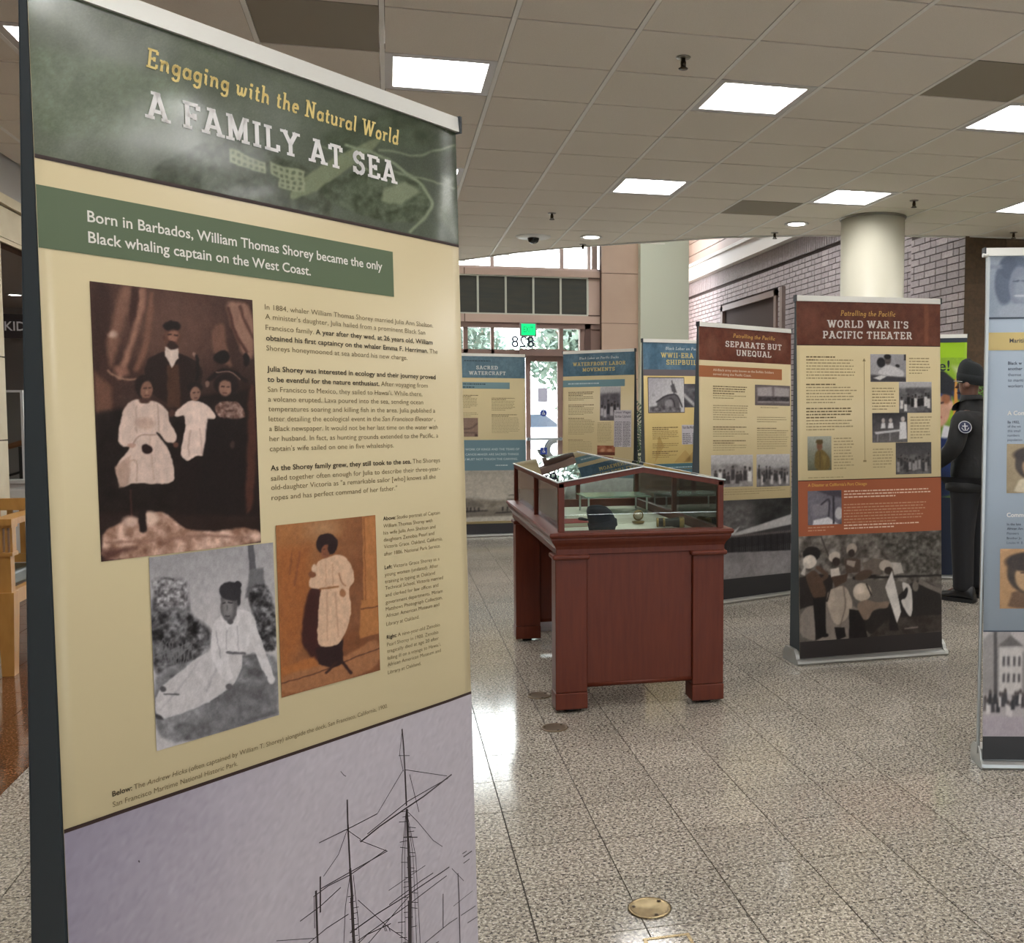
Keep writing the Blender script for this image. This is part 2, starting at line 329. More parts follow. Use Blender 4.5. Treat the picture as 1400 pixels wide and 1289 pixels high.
# ================================================================ SETTING
# granite floor -------------------------------------------------
def granite(name, light, dark, fleck, mid):
    m = bpy.data.materials.new(name); m.use_nodes = True; nt = m.node_tree; N = nt.nodes; B = N['Principled BSDF']; K = nt.links.new
    g = N.new('ShaderNodeNewGeometry')
    def noise(sc, det=2):
        n = N.new('ShaderNodeTexNoise'); n.inputs['Scale'].default_value = sc; n.inputs['Detail'].default_value = det; K(g.outputs['Position'], n.inputs['Vector']); return n
    def ramp(src, a, b):
        r = N.new('ShaderNodeMapRange'); r.inputs[1].default_value = a; r.inputs[2].default_value = b; K(src, r.inputs[0]); return r.outputs[0]
    def mixc(f, a, b):
        x = N.new('ShaderNodeMix'); x.data_type = 'RGBA'; K(f, x.inputs[0])
        for i, q in ((6, a), (7, b)):
            if isinstance(q, tuple): x.inputs[i].default_value = L4(q)
            else: K(q, x.inputs[i])
        return x.outputs[2]
    c = mixc(ramp(noise(75, 2).outputs[0], .44, .54), light, mid)
    c = mixc(ramp(noise(120, 3).outputs[0], .56, .62), c, fleck)
    c = mixc(ramp(noise(95, 3).outputs[0], .56, .61), c, dark)
    # every tile has its own tone
    sx = N.new('ShaderNodeVectorMath'); sx.operation = 'SUBTRACT'; sx.inputs[1].default_value = (.3794, 2.9645, 0); K(g.outputs['Position'], sx.inputs[0])
    dv = N.new('ShaderNodeVectorMath'); dv.operation = 'DIVIDE'; dv.inputs[1].default_value = (.3048, .3048, 1); K(sx.outputs[0], dv.inputs[0])
    fl = N.new('ShaderNodeVectorMath'); fl.operation = 'FLOOR'; K(dv.outputs[0], fl.inputs[0])
    wn_ = N.new('ShaderNodeTexWhiteNoise'); K(fl.outputs[0], wn_.inputs['Vector'])
    mr = N.new('ShaderNodeMapRange'); mr.inputs[3].default_value = .9; mr.inputs[4].default_value = 1.08; K(wn_.outputs['Value'], mr.inputs[0])
    hs = N.new('ShaderNodeHueSaturation'); K(mr.outputs[0], hs.inputs['Value']); K(c, hs.inputs['Color']); K(hs.outputs[0], B.inputs['Base Color'])
    rr = N.new('ShaderNodeMapRange'); rr.inputs[3].default_value = .07; rr.inputs[4].default_value = .16; K(noise(3, 3).outputs[0], rr.inputs[0]); K(rr.outputs[0], B.inputs['Roughness'])
    B.inputs['Specular IOR Level'].default_value = .5
    return m
G_L = granite('speckled granite', (176, 168, 153), (78, 74, 70), (214, 206, 194), (132, 124, 114))
G_B = granite('brown granite', (120, 78, 48), (54, 34, 26), (150, 104, 70), (84, 52, 34))
floor = struct('floor', MB().box(-7.5, 9.5, -4.3, 21.2, -.12, -.006), mat('tile joint', (50, 44, 38), .8))
TS = .3048; FX, FY = .3794, 2.9645
def inview(x, y, z):
    f = (math.sin(.2349) * x + math.cos(.2349) * y); r = math.cos(.2349) * x - math.sin(.2349) * y; zz = z - 1.453
    d = f * math.cos(.061) - zz * math.sin(.061); u = f * math.sin(.061) + zz * math.cos(.061)
    if d < .3: return None
    px = 861 + 1377 * r / d; py = 644 - 1377 * u / d
    return d if -40 < px < 1440 and -40 < py < 1330 else None
cand = []; rest_l = MB(); rest_b = MB()
gp = .0021
for i in range(-26, 30):
    for j in range(-24, 60):
        x, y = FX + i * TS, FY + j * TS
        if x < -7.4 or x > 9.1 or y < -4.2 or y > 20.8: continue
        d = inview(x + .15, y + .15, 0)
        cand.append((d if d else 1e3 + math.hypot(x, y), x, y))
cand.sort()
tl = MB().box(gp, TS - gp, gp, TS - gp, -.006, 0).mesh('floor_tile'); tl.materials.append(G_L)
tb = MB().box(gp, TS - gp, gp, TS - gp, -.006, 0).mesh('floor_tile'); tb.materials.append(G_B)
n = 0
for d, x, y in cand:
    br = x < -1.45 - .01
    hid = (x < .0 and d < 1e3 and y < 3.2 and x > -1.3)      # behind the big banner's foot
    if d < 1e3 and n < 299 and not hid:
        put('floor_tile', tb if br else tl, None, floor, (x, y, 0)); n += 1
    else: (rest_b if br else rest_l).box(x + gp, x + TS - gp, y + gp, y + TS - gp, -.006, 0)
put('floor_tiles', rest_l, G_L, floor, kind='stuff'); put('brown_floor_tiles', rest_b, G_B, floor, kind='stuff')

# ceiling --------------------------------------------------------
KN = [(-2.7, 16.8), (-1, 14.9), (.84, 12.76), (1.21, 12.3), (1.5, 11.92), (1.95, 11.48), (2.69, 10.93), (3.58, 10.33), (4.31, 10.07), (5.08, 9.9), (5.85, 9.77), (6.66, 9.67), (9.3, 9.5)]
def fy(x):
    for (a, b), (c, d) in zip(KN[:-1], KN[1:]):
        if x <= c: return b + (d - b) * (x - a) / (c - a)
    return KN[-1][1]
M_TILE = mat('mineral ceiling tile', (236, 229, 219), .9, noise=(220, (226, 219, 209), (1, 1, 1)), bump=(160, .15))
M_TEE = mat('painted ceiling grid', (240, 238, 234), .5)
M_DARKTILE = mat('grey return air tile', (150, 142, 128), .8)
xs = [-2.7 + (9.3 + 2.7) * k / 60 for k in range(61)]
deck = [(9.3, -4.2)] + [(x, fy(x)) for x in reversed(xs)] + [(-2.7, -4.2)]
mbd = MB(); mbd.prism([(x, y) for x, y in reversed(deck)], ZC + .12, ZC + .5)
ceiling = struct('ceiling', mbd, mat('dark plenum', (120, 112, 104), .9))
mf = MB()   # curved edge trim
for a, b in zip(xs[:-1], xs[1:]):
    mf.hexa([(a, fy(a) - .03, ZC - .012), (b, fy(b) - .03, ZC - .012), (b, fy(b) + .02, ZC - .012), (a, fy(a) + .02, ZC - .012), (a, fy(a) - .03, ZC + .5), (b, fy(b) - .03, ZC + .5), (b, fy(b) + .02, ZC + .5), (a, fy(a) + .02, ZC + .5)])
put('edge_trim', mf, mat('white painted trim', (214, 212, 208), .6), ceiling)
CX, CY, CS = .605, 4.872, .61
LIGHTS = [(ix, jy) for ix in range(-7, 16, 3) for jy in (-13, -9, -5, -1 - 0, 3, 7) if True]
lightcells = set()
for k in range(-1, 5):
    for m_ in range(-3, 3):  # farthest row is out of sight, added to light the far banners
        x = .3 + 1.83 * k; y = 5.787 + 2.44 * m_
        if x < -2.4 or x > 8.9: continue
        if k == -1 and m_ == 1: pass
        if y + .31 > fy(x + .31) or (m_ == 2 and x > 1): continue
        lightcells.add((round((x - .305 - CX) / CS), round((y - .305 - CY) / CS)))
darkcells = {(4, 6), (4, 0), (-2, 0)}
full = MB().box(.015, CS - .015, .008, CS - .008, 0, .03).mesh('ceiling_tile')
full.materials.append(M_TILE); fulld = MB().box(.015, CS - .015, .008, CS - .008, 0, .03).mesh('ceiling_tile'); fulld.materials.append(M_DARKTILE)
ct = []
for i in range(-6, 15):
    for j in range(-15, 20):
        x0, y0 = CX + i * CS, CY + j * CS; x1, y1 = x0 + CS, y0 + CS; ax, bx = max(x0, -2.7), min(x1, 9.3)
        if bx - ax < .05 or y0 < -4.2 or (i, j) in lightcells: continue
        d = inview(x0 + .3, y0 + .3, ZC); fmin = min(fy(ax), fy(bx)) - .03
        if y0 + .02 >= max(fy(ax), fy(bx)) - .03: continue
        ct.append((d if d else 1e3 + math.hypot(x0, y0), i, j, fmin >= y1 and ax == x0 and bx == x1))
ct.sort(); n = 0; rest = MB()
for d, i, j, whole in ct:
    x0, y0 = CX + i * CS, CY + j * CS
    if whole and d < 1e3 and n < 299:
        put('ceiling_tile', fulld if (i, j) in darkcells else full, None, ceiling, (x0, y0, ZC - .002), **({'label': 'grey perforated tile'} if (i, j) in darkcells else {})); n += 1
    elif whole: rest.box(x0 + .015, x0 + CS - .015, y0 + .008, y0 + CS - .008, ZC - .002, ZC + .028)
    else:
        ax, bx = max(x0, -2.7) + .015, min(x0 + CS, 9.3) - .015; pts = [(ax, y0 + .008), (bx, y0 + .008)]
        for k in range(6):
            x = bx + (ax - bx) * k / 5; pts.append((x, max(y0 + .006, min(y0 + CS - .008, fy(x) - .03))))
        if d < 1e3 and n < 299: put('ceiling_tile', MB().prism(pts, ZC - .002, ZC + .01), M_TILE, ceiling); n += 1
        else: rest.prism(pts, ZC - .002, ZC + .01)
put('ceiling_tiles', rest, M_TILE, ceiling, kind='stuff')
for i in range(-5, 15):       # main runners along the room
    x = CX + i * CS
    if x > 9.2: continue
    put('ceiling_runner', MB().box(x - .012, x + .012, -4.2, fy(x) - .03, ZC - .004, ZC + .03), M_TEE, ceiling)
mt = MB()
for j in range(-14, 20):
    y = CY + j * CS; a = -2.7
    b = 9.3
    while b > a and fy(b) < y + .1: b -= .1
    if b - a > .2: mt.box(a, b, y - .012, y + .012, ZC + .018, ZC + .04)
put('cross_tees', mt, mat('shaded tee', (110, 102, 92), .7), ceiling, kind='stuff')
# ceiling light troffers
M_LF = mat('troffer frame', (206, 204, 204), .5); M_RF = mat('troffer reflector', (244, 244, 244), .35)
M_DF = mat('lit diffuser', (255, 255, 255), .5, emit=(252, 251, 250), estr=LAMP)
fr_ = MB()
for (a, b, c, d) in ((0, .61, 0, .055), (0, .61, .555, .61), (0, .055, .055, .555), (.555, .61, .055, .555)): fr_.box(a + (.012 if a == 0 else 0), b - (.012 if b == .61 else 0), c + (.005 if c == 0 else 0), d - (.005 if d == .61 else 0), -.001, .02)
fr_m = fr_.mesh('frame'); fr_m.materials.append(M_LF)
rf_ = MB(); a, b, c, d = .055, .555, .13, .48; z0, z1 = .004, .075
for P4 in (((a, a, z0), (c, c, z1), (d, c, z1), (b, a, z0)), ((b, a, z0), (d, c, z1), (d, d, z1), (b, b, z0)), ((b, b, z0), (d, d, z1), (c, d, z1), (a, b, z0)), ((a, b, z0), (c, d, z1), (c, c, z1), (a, a, z0))): rf_.poly(P4)
rf_m = rf_.mesh('reflector'); rf_m.materials.append(mat('glowing reflector', (250, 250, 250), .4, emit=(255, 250, 244), estr=LAMP * .12))
df_m = MB().box(c, d, c, d, z1 - .02, z1 - .004).mesh('diffuser'); df_m.materials.append(M_DF)
LL = {(-1, 9): 'added square ceiling light nearest the curved ceiling edge, hidden by the green banner', (-4, 9): 'added square ceiling light farthest left and back, hidden by the green banner', (-1, 1): 'lit square ceiling light above the gap right of the green banner header', (2, 1): 'lit square ceiling light second from the left in the nearer row',
      (-4, 1): 'lit square ceiling light at far left, beside the dark banner edge', (5, 1): 'lit square ceiling light at the right edge of the photo, by a grey tile',
      (-1, 5): 'lit square ceiling light mostly hidden behind the top corner of the green banner', (2, 5): 'lit square ceiling light in the farther row, above the glass case',
      (5, 5): 'lit square ceiling light nearest the round column', (8, 5): 'lit square ceiling light cut by the right edge, above the pale blue banner', (-4, 5): 'lit square ceiling light hidden behind the tall green banner'}
for (i, j) in sorted(lightcells):
    lab = LL.get((i, j))
    t = thing('ceiling_light', lab or 'lit square ceiling light outside the picture, in the rows behind and beside the camera', 'light', (CX + i * CS, CY + j * CS, ZC), 0, 'square ceiling lights')
    put('frame', fr_m, None, t); put('reflector', rf_m, None, t); put('diffuser', df_m, None, t)
# round downlights
M_DL = mat('lit downlight lens', (255, 255, 255), .4, emit=(255, 250, 240), estr=12); M_WH = mat('white plastic', (226, 226, 224), .45); M_BK = mat('black plastic', (24, 24, 26), .35)
M_BRONZE = mat('dull bronze', (70, 60, 46), .4, metal=.8)
for x, y, lab in ((2.13, 10.67, 'round lit downlight near the curved ceiling edge, right of the dome camera'), (3.96, 9.45, 'round lit downlight left of the round column')):
    t = thing('downlight', lab, 'light', (x, y, ZC), 0, 'round downlights')
    put('trim_ring', MB().lathe([(.085, 0), (.115, -.004), (.12, -.012), (.1, -.016), (.085, -.01)], cap=False), M_WH, t)
    put('lens', MB().lathe([(.084, -.003), (.08, -.014), (.03, -.02)]), M_DL, t)
t = thing('dome_camera', 'black dome security camera on a white ceiling plate', 'camera', (1.53, 10.82, ZC))
put('mounting_plate', MB().lathe([(.0, -.018), (.16, -.018), (.19, -.004), (.19, .0)]), M_WH, t)
put('dome', MB().lathe([(.062, -.018), (.062, -.03), (.05, -.06), (.025, -.075), (.0, -.078)], cap=False), mat('smoked dome', (18, 18, 20), .1), t)
for x, y, lab in ((1.53, 5.19, 'ceiling sprinkler head nearest the camera, between two square lights'), (1.52, 9.5, 'ceiling sprinkler head beyond the far light row, above the dome camera'),
                  (3.947, 10.0, 'ceiling sprinkler head by the curved edge above the brick wall cornice'), (4.54, 8.19, 'ceiling sprinkler head right of the light by the column'),
                  (6.36, 9.4, 'ceiling sprinkler head at the far right, by the shaded brick wall'), (2.14, 11.2, 'ceiling sprinkler head at the ceiling edge below the round downlight'), (.6, 12.6, 'ceiling sprinkler head beside the top of the green banner')):
    t = thing('sprinkler', lab, 'sprinkler', (x, y, ZC - .002), 0, 'ceiling sprinklers')
    put('escutcheon', MB().lathe([(.0, -.006), (.035, -.006), (.04, 0)]), mat('brushed steel', (150, 146, 138), .35, metal=.9), t)
    put('nozzle', MB().lathe([(.012, -.006), (.012, -.03), (.016, -.034), (.01, -.05)], n=10), M_BRONZE, t)
    put('deflector', MB().lathe([(.0, -.062), (.024, -.062), (.026, -.058), (.0, -.056)], n=12).box(-.014, -.010, -.003, .003, -.06, -.02).box(.010, .014, -.003, .003, -.06, -.02), M_BRONZE, t)

# walls ------------------------------------------------------------
M_WALL = mat('warm plaster', (196, 186, 172), .8); M_PINK = mat('pinkish beige panel', (196, 166, 146), .6, noise=(2.5, (188, 158, 138), (1, 1, 1)))
M_PINKD = mat('panel joint', (96, 72, 60), .8); M_CREAM = mat('cream stone', (206, 194, 164), .55, noise=(6, (196, 182, 150), (1, 1, 1)))
struct('wall_left', MB().box(-7.5, -7.3, -4.3, 21, 0, ZTOP), M_WALL)
struct('wall_back', MB().box(-7.5, .6, -4.5, -4.3, 0, ZTOP).box(5.4, 9.5, -4.5, -4.3, 0, ZTOP).box(.6, 5.4, -4.5, -4.3, 0, .6).box(.6, 5.4, -4.5, -4.3, 2.6, ZTOP), M_WALL)
wbk = struct('added_window', MB().box(.6, 5.4, -4.44, -4.36, .6, .68).box(.6, 5.4, -4.44, -4.36, 2.52, 2.6).box(.6, .68, -4.44, -4.36, .6, 2.6).box(5.32, 5.4, -4.44, -4.36, .6, 2.6).box(2.16, 2.24, -4.44, -4.36, .6, 2.6).box(3.76, 3.84, -4.44, -4.36, .6, 2.6), mat('mauve brown window frame', (140, 112, 102), .5))  # unseen window, added behind the camera to brighten the banners
for a, b in ((.68, 2.16), (2.24, 3.76), (3.84, 5.32)): put('window_pane', MB().box(a, b, -4.405, -4.395, .68, 2.52), glass_mat('added window glass', (196, 202, 206)), wbk)
struct('wall_right', MB().box(9.3, 9.5, -4.3, 9.72, 0, ZTOP), M_WALL)
# brick walls
M_MORTAR = mat('dark mortar', (58, 42, 38), .9); M_BRICK = mat('mauve grey brick', (174, 160, 161), .7, rnd=.16, noise=(30, (150, 134, 134), (1, 1, 1)))
M_BRICKSH = mat('shaded brick', (92, 72, 52), .8, rnd=.12, noise=(30, (76, 60, 44), (1, 1, 1)))  # same brick as the mauve grey, with its shade put into the colour
def brickwall(name, x, y0, y1, z1, limit, holes=()):
    w = struct(name, MB().box(x + .014, x + .35, y0 + .01, y1, 0, z1), M_MORTAR)
    bm = MB().box(0, .05, .006, .234, .006, .074).mesh('brick'); bm.materials.append(M_BRICK)
    hm = MB().box(0, .05, .006, .114, .006, .074).mesh('brick'); hm.materials.append(M_BRICK)
    c = []
    for k in range(int(z1 / .08)):
        y = y0 - (0 if k % 2 == 0 else .12); q = 0; r = random.Random(k * 7 + 3)
        while y < y1 - .02:
            L = .12 if r.random() < .22 else .24
            a, b = max(y, y0), min(y + L, y1); z = k * .08
            if b - a > .05 and not any(ha < (a + b) / 2 < hb and z < hz for ha, hb, hz in holes):
                d = inview(x, a, z); vis = d is not None and z > 1.9
                c.append((d if vis else 1e3 + d if d else 2e3, a, b, z))
            y += L
    c.sort(); rest = MB(); n = 0
    for d, a, b, z in c:
        if d < 1e3 and n < limit and abs(b - a - .24) < .002: put('brick', bm, None, w, (x, a, z)); n += 1
        elif d < 1e3 and n < limit and abs(b - a - .12) < .002: put('brick', hm, None, w, (x, a, z)); n += 1
        else: rest.box(x, x + .05, a + .006, b - .006, z + .006, z + .074)
    put('bricks', rest, M_BRICK, w, kind='stuff'); return w
brickwall('wall_right_brick', 6.0, 9.72, 10.88, ZC + 0.2, 150)
brickwall('wall_right_far', 6.16, 10.88, 20.7, 3.8, 300, holes=((15.45, 18.2, 3.38),))
# shaded brick wall facing the room
w = struct('wall_right_shaded', MB().box(6.36, 9.3, 9.735, 9.95, 0, ZC + .05), mat('shaded mortar', (70, 54, 40), .9))  # mortar darkened to match the painted shade
bm = MB().box(.0035, .2365, 0, .05, .003, .077).mesh('brick'); bm.materials.append(M_BRICKSH); rest = MB(); n = 0
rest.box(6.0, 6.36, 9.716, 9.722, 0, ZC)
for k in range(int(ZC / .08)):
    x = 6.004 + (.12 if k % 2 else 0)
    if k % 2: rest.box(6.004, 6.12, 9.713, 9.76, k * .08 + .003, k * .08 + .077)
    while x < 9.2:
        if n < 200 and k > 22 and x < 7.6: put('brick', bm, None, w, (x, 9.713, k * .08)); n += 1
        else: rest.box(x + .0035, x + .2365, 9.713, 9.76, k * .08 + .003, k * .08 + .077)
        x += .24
put('bricks', rest, M_BRICKSH, w, kind='stuff')
# soldier course, cornice and upper wall over the brick
wsol = MB(); y = 10.9
while y < 20.6: wsol.box(6.14, 6.3, y + .009, y + .071, 3.81, 4.07); y += .08
wc = struct('trim_1', MB().box(6.02, 6.6, 9.96, 20.7, 4.08, 4.4).box(5.98, 6.6, 9.96, 20.7, 4.34, 4.4), mat('pale stone cornice', (200, 190, 184), .5))
put('soldier_course', wsol, M_BRICK, wc, kind='stuff'); put('mortar_band', MB().box(6.18, 6.5, 10.88, 20.7, 3.79, 4.08), M_MORTAR, wc)
wu = struct('wall_right_upper', MB().box(6.2, 6.6, 9.96, 20.7, 4.4, ZTOP), mat('upper panel joint', (120, 96, 84), .8))
for k in range(8): put('wall_panel', MB().box(6.18, 6.25, 9.96, 20.7, 4.41 + k * .25, 4.645 + k * .25), mat('upper shade brown and beige', (170, 148, 136), .6), wu)  # upper brick drawn as plain bands, its shade put into the brown
# portal in the far brick wall
dr = struct('door_1', MB().box(6.12, 6.3, 15.43, 15.53, 0, 3.40).box(6.12, 6.3, 18.12, 18.24, 0, 3.40).box(6.12, 6.3, 15.43, 18.24, 3.30, 3.40), mat('brown metal frame', (112, 90, 82), .5))
put('inner_frame', MB().box(6.18, 6.34, 15.53, 15.6, 0, 3.3).box(6.18, 6.34, 18.05, 18.12, 0, 3.3).box(6.18, 6.34, 15.53, 18.12, 3.25, 3.3), mat('dark brown frame', (78, 62, 60), .5), dr)
sp = MB(); y = 15.61
while y < 18.0: sp.box(6.26, 6.34, y, y + .07, 2.97, 3.25); y += .08
put('header_panel', sp, M_BRICK, dr, kind='stuff'); put('opening', MB().box(6.36, 6.5, 15.5, 18.2, 0, 3.3).box(6.22, 6.36, 15.6, 18.05, 2.93, 2.97), mat('dark opening', (34, 26, 24), .8), dr)
t = thing('sign_blade', 'tall brown metal blade post beside the portal in the brick wall', 'post', (6.02, 14.9, 0))
put('blade', MB().box(-.03, .03, -.05, .05, 2.4, 3.38), mat('blade brown', (122, 104, 98), .5), t); put('blade_base', MB().box(-.025, .025, -.04, .04, 0, 2.4), mat('blade brown', (122, 104, 98), .5), t)
# round column
t = struct('column', MB().lathe([(.30, 0), (.30, ZC + .04)], (4.57, 9.03, 0), 64), mat('beige column paint', (206, 202, 184), .42))
t.name = 'trim_2'; put('column_collar', MB().lathe([(.302, ZC - .02), (.315, ZC - .016), (.315, ZC + .0), (.302, ZC + .0)], (4.57, 9.03, 0), 48, cap=False), mat('brushed steel', (150, 146, 138), .35, metal=.9), t)
# facade -------------------------------------------------------------
YF = 18.5
M_FR = mat('mauve brown window frame', (140, 112, 102), .5); M_GL = glass_mat('window glass'); M_BEAM = mat('pinkish beam', (204, 174, 158), .6)
wf = struct('wall_far', MB().box(3.84, 4.52, YF - .25, YF, 0, ZTOP).box(-7.3, -3.6, YF - .05, YF + .2, 0, ZTOP), M_PINKD)
for a, b in ((0, .9), (.91, 2.02), (2.03, 3.04), (3.05, 3.95), (3.96, 5.0), (5.01, 6.3)): put('wall_panel', MB().box(3.835, 4.52, YF - .27, YF - .2, a, b), M_PINK, wf)
for k in range(4): put('wall_panel', MB().box(-7.2 + k * .9, -6.31 + k * .9, YF - .08, YF - .04, 0, 6.3), M_PINK, wf)
struct('wall_far_pier', MB().box(4.52, 5.44, YF - .45, YF + .4, 0, ZTOP), mat('greenish cream pier', (206, 204, 184), .6))
struct('wall_far_end', MB().box(5.4, 9.5, 20.7, 20.9, 0, ZTOP), M_PINK)
X0, X1 = -3.6, 3.84
wb = struct('trim_3', MB().box(X0, 3.83, YF - .12, YF + .12, 3.885, 4.0).box(X0, 3.83, YF - .12, YF + .12, 3.04, 3.18).box(3.62, 3.83, YF - .1, YF + .1, 3.18, 3.885), M_BEAM)
put('joint_lines', MB().box(3.615, 3.83, YF - .125, YF, 3.865, 3.885).box(3.615, 3.83, YF - .125, YF, 3.18, 3.20).box(1.345, 1.36, YF - .125, YF, 3.885, 4.0).box(1.345, 1.36, YF - .125, YF, 3.04, 3.18), M_PINKD, wb)
M_LOUV = mat('dark grey panel', (62, 62, 58), .45, noise=(5, (74, 70, 60), (.4, 1, 3))); M_OFF = mat('off white metal', (206, 204, 190), .5)
px = [3.6 - .502 * k for k in range(15)]
for a in range(14):
    t = put('dark_panel', MB().box(px[a + 1] + .018, px[a] - .018, YF - .09, YF - .05, 3.205, 3.86), M_LOUV, wb)
put('panel_frame', MB().box(px[14], 3.61, YF - .11, YF - .04, 3.18, 3.205).box(px[14], 3.61, YF - .11, YF - .04, 3.86, 3.885), M_OFF, wb)
for x in px: put('panel_mullion', MB().box(x - .018, x + .018, YF - .11, YF - .04, 3.205, 3.86), M_OFF, wb)
# clerestory
M_PALE = mat('pale pink mullion', (222, 196, 188), .5)
cm = [(3.61, 3.67), (3.095, 3.165), (1.825, 1.89), (.55, .62), (-.72, -.65), (-1.99, -1.92), (-3.26, -3.19)]
wd = struct('window_1', MB().box(X0, 3.83, YF - .06, YF + .06, 4.0, 4.05).box(X0, 3.83, YF - .06, YF + .06, 5.75, ZTOP).box(X0, 3.83, YF - .05, YF + .05, 4.88, 4.93), M_PALE)
for a, b in cm: put('mullion', MB().box(a, b, YF - .06, YF + .06, 4.05, 5.75), M_PALE, wd)
put('side_panel', MB().box(3.70, 3.80, YF - .05, YF + .05, 4.0, 5.75), mat('upper shade brown and beige', (170, 148, 136), .6), wd)
for (a, b), (c, d) in zip(cm[:-1], cm[1:]): put('window_pane', MB().box(d, a, YF - .006, YF + .006, 4.05, 5.75), M_GL, wd)
# transom and entrance
tx = [(3.46, 3.84), (3.076, 3.146), (1.825, 1.881), (1.33, 1.407), (.1, .17), (-1.1, -1.03), (-2.3, -2.23), (-3.6, -3.5)]
wt = struct('window_2', MB().box(X0, 3.84, YF - .1, YF + .1, 2.945, 3.04).box(X0, 3.84, YF - .08, YF + .08, 2.42, 2.55), M_FR)
for a, b in tx: put('mullion', MB().box(a, b, YF - .08, YF + .08, 0, 2.945), M_FR, wt)
put('jamb', MB().box(3.55, 3.66, YF - .1, YF + .02, 0, 3.04), mat('jamb brown', (96, 72, 66), .5), wt)
for (a, b), (c, d) in zip(tx[:-1], tx[1:]): put('window_pane', MB().box(d, a, YF - .006, YF + .006, 2.55, 2.945), M_GL, wt)
put('window_pane', MB().box(3.18, 3.46, YF - .006, YF + .006, .1, 2.42), M_GL, wt)
put('storefront_rail', MB().box(3.146, 3.46, YF - .03, YF + .03, 1.98, 2.03).box(3.146, 3.46, YF - .03, YF + .03, 0, .1), M_FR, wt)
for a, b in ((.17, 1.33),):
    put('window_pane', MB().box(a, b, YF - .006, YF + .006, .9, 2.42), M_GL, wt)
put('added_lower_panel', MB().box(X0, .1, YF - .03, YF + .03, 0, 2.42).box(.1, 2.33, YF - .04, YF + .04, 0, .9), M_PINK, wt)  # unseen left stretch made solid to dim reflections in the case glass
dh = struct('door_2', MB().box(2.33, 3.16, YF - .2, YF - .08, 2.435, 2.56).box(2.45, 2.535, YF - .1, YF - .03, .01, 2.43).box(3.034, 3.12, YF - .1, YF - .03, .01, 2.43).box(2.535, 3.034, YF - .1, YF - .03, 2.34, 2.43).box(2.535, 3.034, YF - .1, YF - .03, .01, .2), M_FR)
put('door_glass', MB().box(2.535, 3.034, YF - .07, YF - .06, .2, 2.34), M_GL, dh)
put('push_bar', MB().box(2.45, 3.12, YF - .16, YF - .13, .90, .94).box(2.47, 2.5, YF - .16, YF - .1, .89, .95).box(3.07, 3.1, YF - .16, YF - .1, .89, .95), mat('satin steel bar', (190, 196, 200), .3, metal=.8), dh)
for z in (.55, 1.2, 1.62): put('hinge', MB().box(3.12, 3.17, YF - .13, YF - .05, z, z + .07), mat('jamb brown', (96, 72, 66), .5), dh)
M_BLUE = mat('blue sticker', (38, 62, 150), .4); M_WP = mat('white print', (235, 235, 235), .5)
FP = lambda X, Z, Y: (lambda u, v, off: np.stack([X + np.asarray(u, float), np.full(np.shape(u), Y - off), Z + np.asarray(v, float)], -1))
def access(nm, cx, cz, s, circ, par):
    if circ: b = MB().lathe([(s / 2, -.003), (s / 2, 0)], (cx, YF - .072, cz), 28, 'y')
    else: b = MB().box(cx - s / 2, cx + s / 2, YF - .076, YF - .072, cz - s / 2, cz + s / 2)
    o = put(nm, b, M_BLUE, par); m = MB(); P = FP(cx, cz, YF - .0765); k = s * .36
    for a in zip(arc(-.1, -.25, .5, .5, 110, 400, 16)[:-1], arc(-.1, -.25, .5, .5, 110, 400, 16)[1:]):
        (ax, ay), (bx, by) = a; m.poly(P(np.array([ax, ax * .75 - .025, bx * .75 - .025, bx]) * k, np.array([ay, ay * .75 - .06, by * .75 - .06, by]) * k, .001))
    rect(m, P, -.08 * k, .1 * k, -.3 * k, .75 * k, .0012); rect(m, P, -.18 * k, .16 * k, .8 * k, 1.1 * k, .0012); rect(m, P, 0, .5 * k, -.3 * k, -.14 * k, .0012); rect(m, P, .4 * k, .56 * k, -.8 * k, -.2 * k, .0012)
    put('wheelchair_symbol', m, M_WP, o); return o
access('round_sticker', 2.775, 1.40, .13, True, dh); access('square_sticker', 2.775, .70, .125, False, dh)
put('paper_notice', MB().box(2.67, 2.85, YF - .075, YF - .072, 1.6, 1.86), mat('lilac paper', (206, 202, 222), .6), dh)
# mirrored street number on the transom glass, seen from inside
nm = MB(); text_rows(nm, lambda u, v, off: np.stack([2.62 - np.asarray(u, float), np.full(np.shape(u), YF - .02), 2.60 + np.asarray(v, float)], -1), [('b', '828')], 0, 0, .42, .20)
put('street_number', nm, mat('slate number film', (58, 70, 92), .5), wt)
t = thing('exit_sign', 'green lit exit sign hanging above the entrance door', 'sign', (2.47, YF - .3, 2.8))
put('housing', MB().box(-.15, .15, -.02, .05, -.02, .22).box(-.1, .1, .05, .22, .03, .16), mat('grey housing', (150, 140, 136), .5), t)
put('lit_face', MB().box(-.125, .125, -.026, -.02, 0, .2), mat('lit green face', (10, 190, 110), .5, emit=(0, 235, 130), estr=.9), t)
em = MB(); text_rows(em, FP(0, .05, -.026), [('b', 'EXIT')], -.09, 0, .18, .10); put('lettering', em, mat('dark green letters', (20, 140, 90), .5, emit=(20, 170, 100), estr=.6), t)
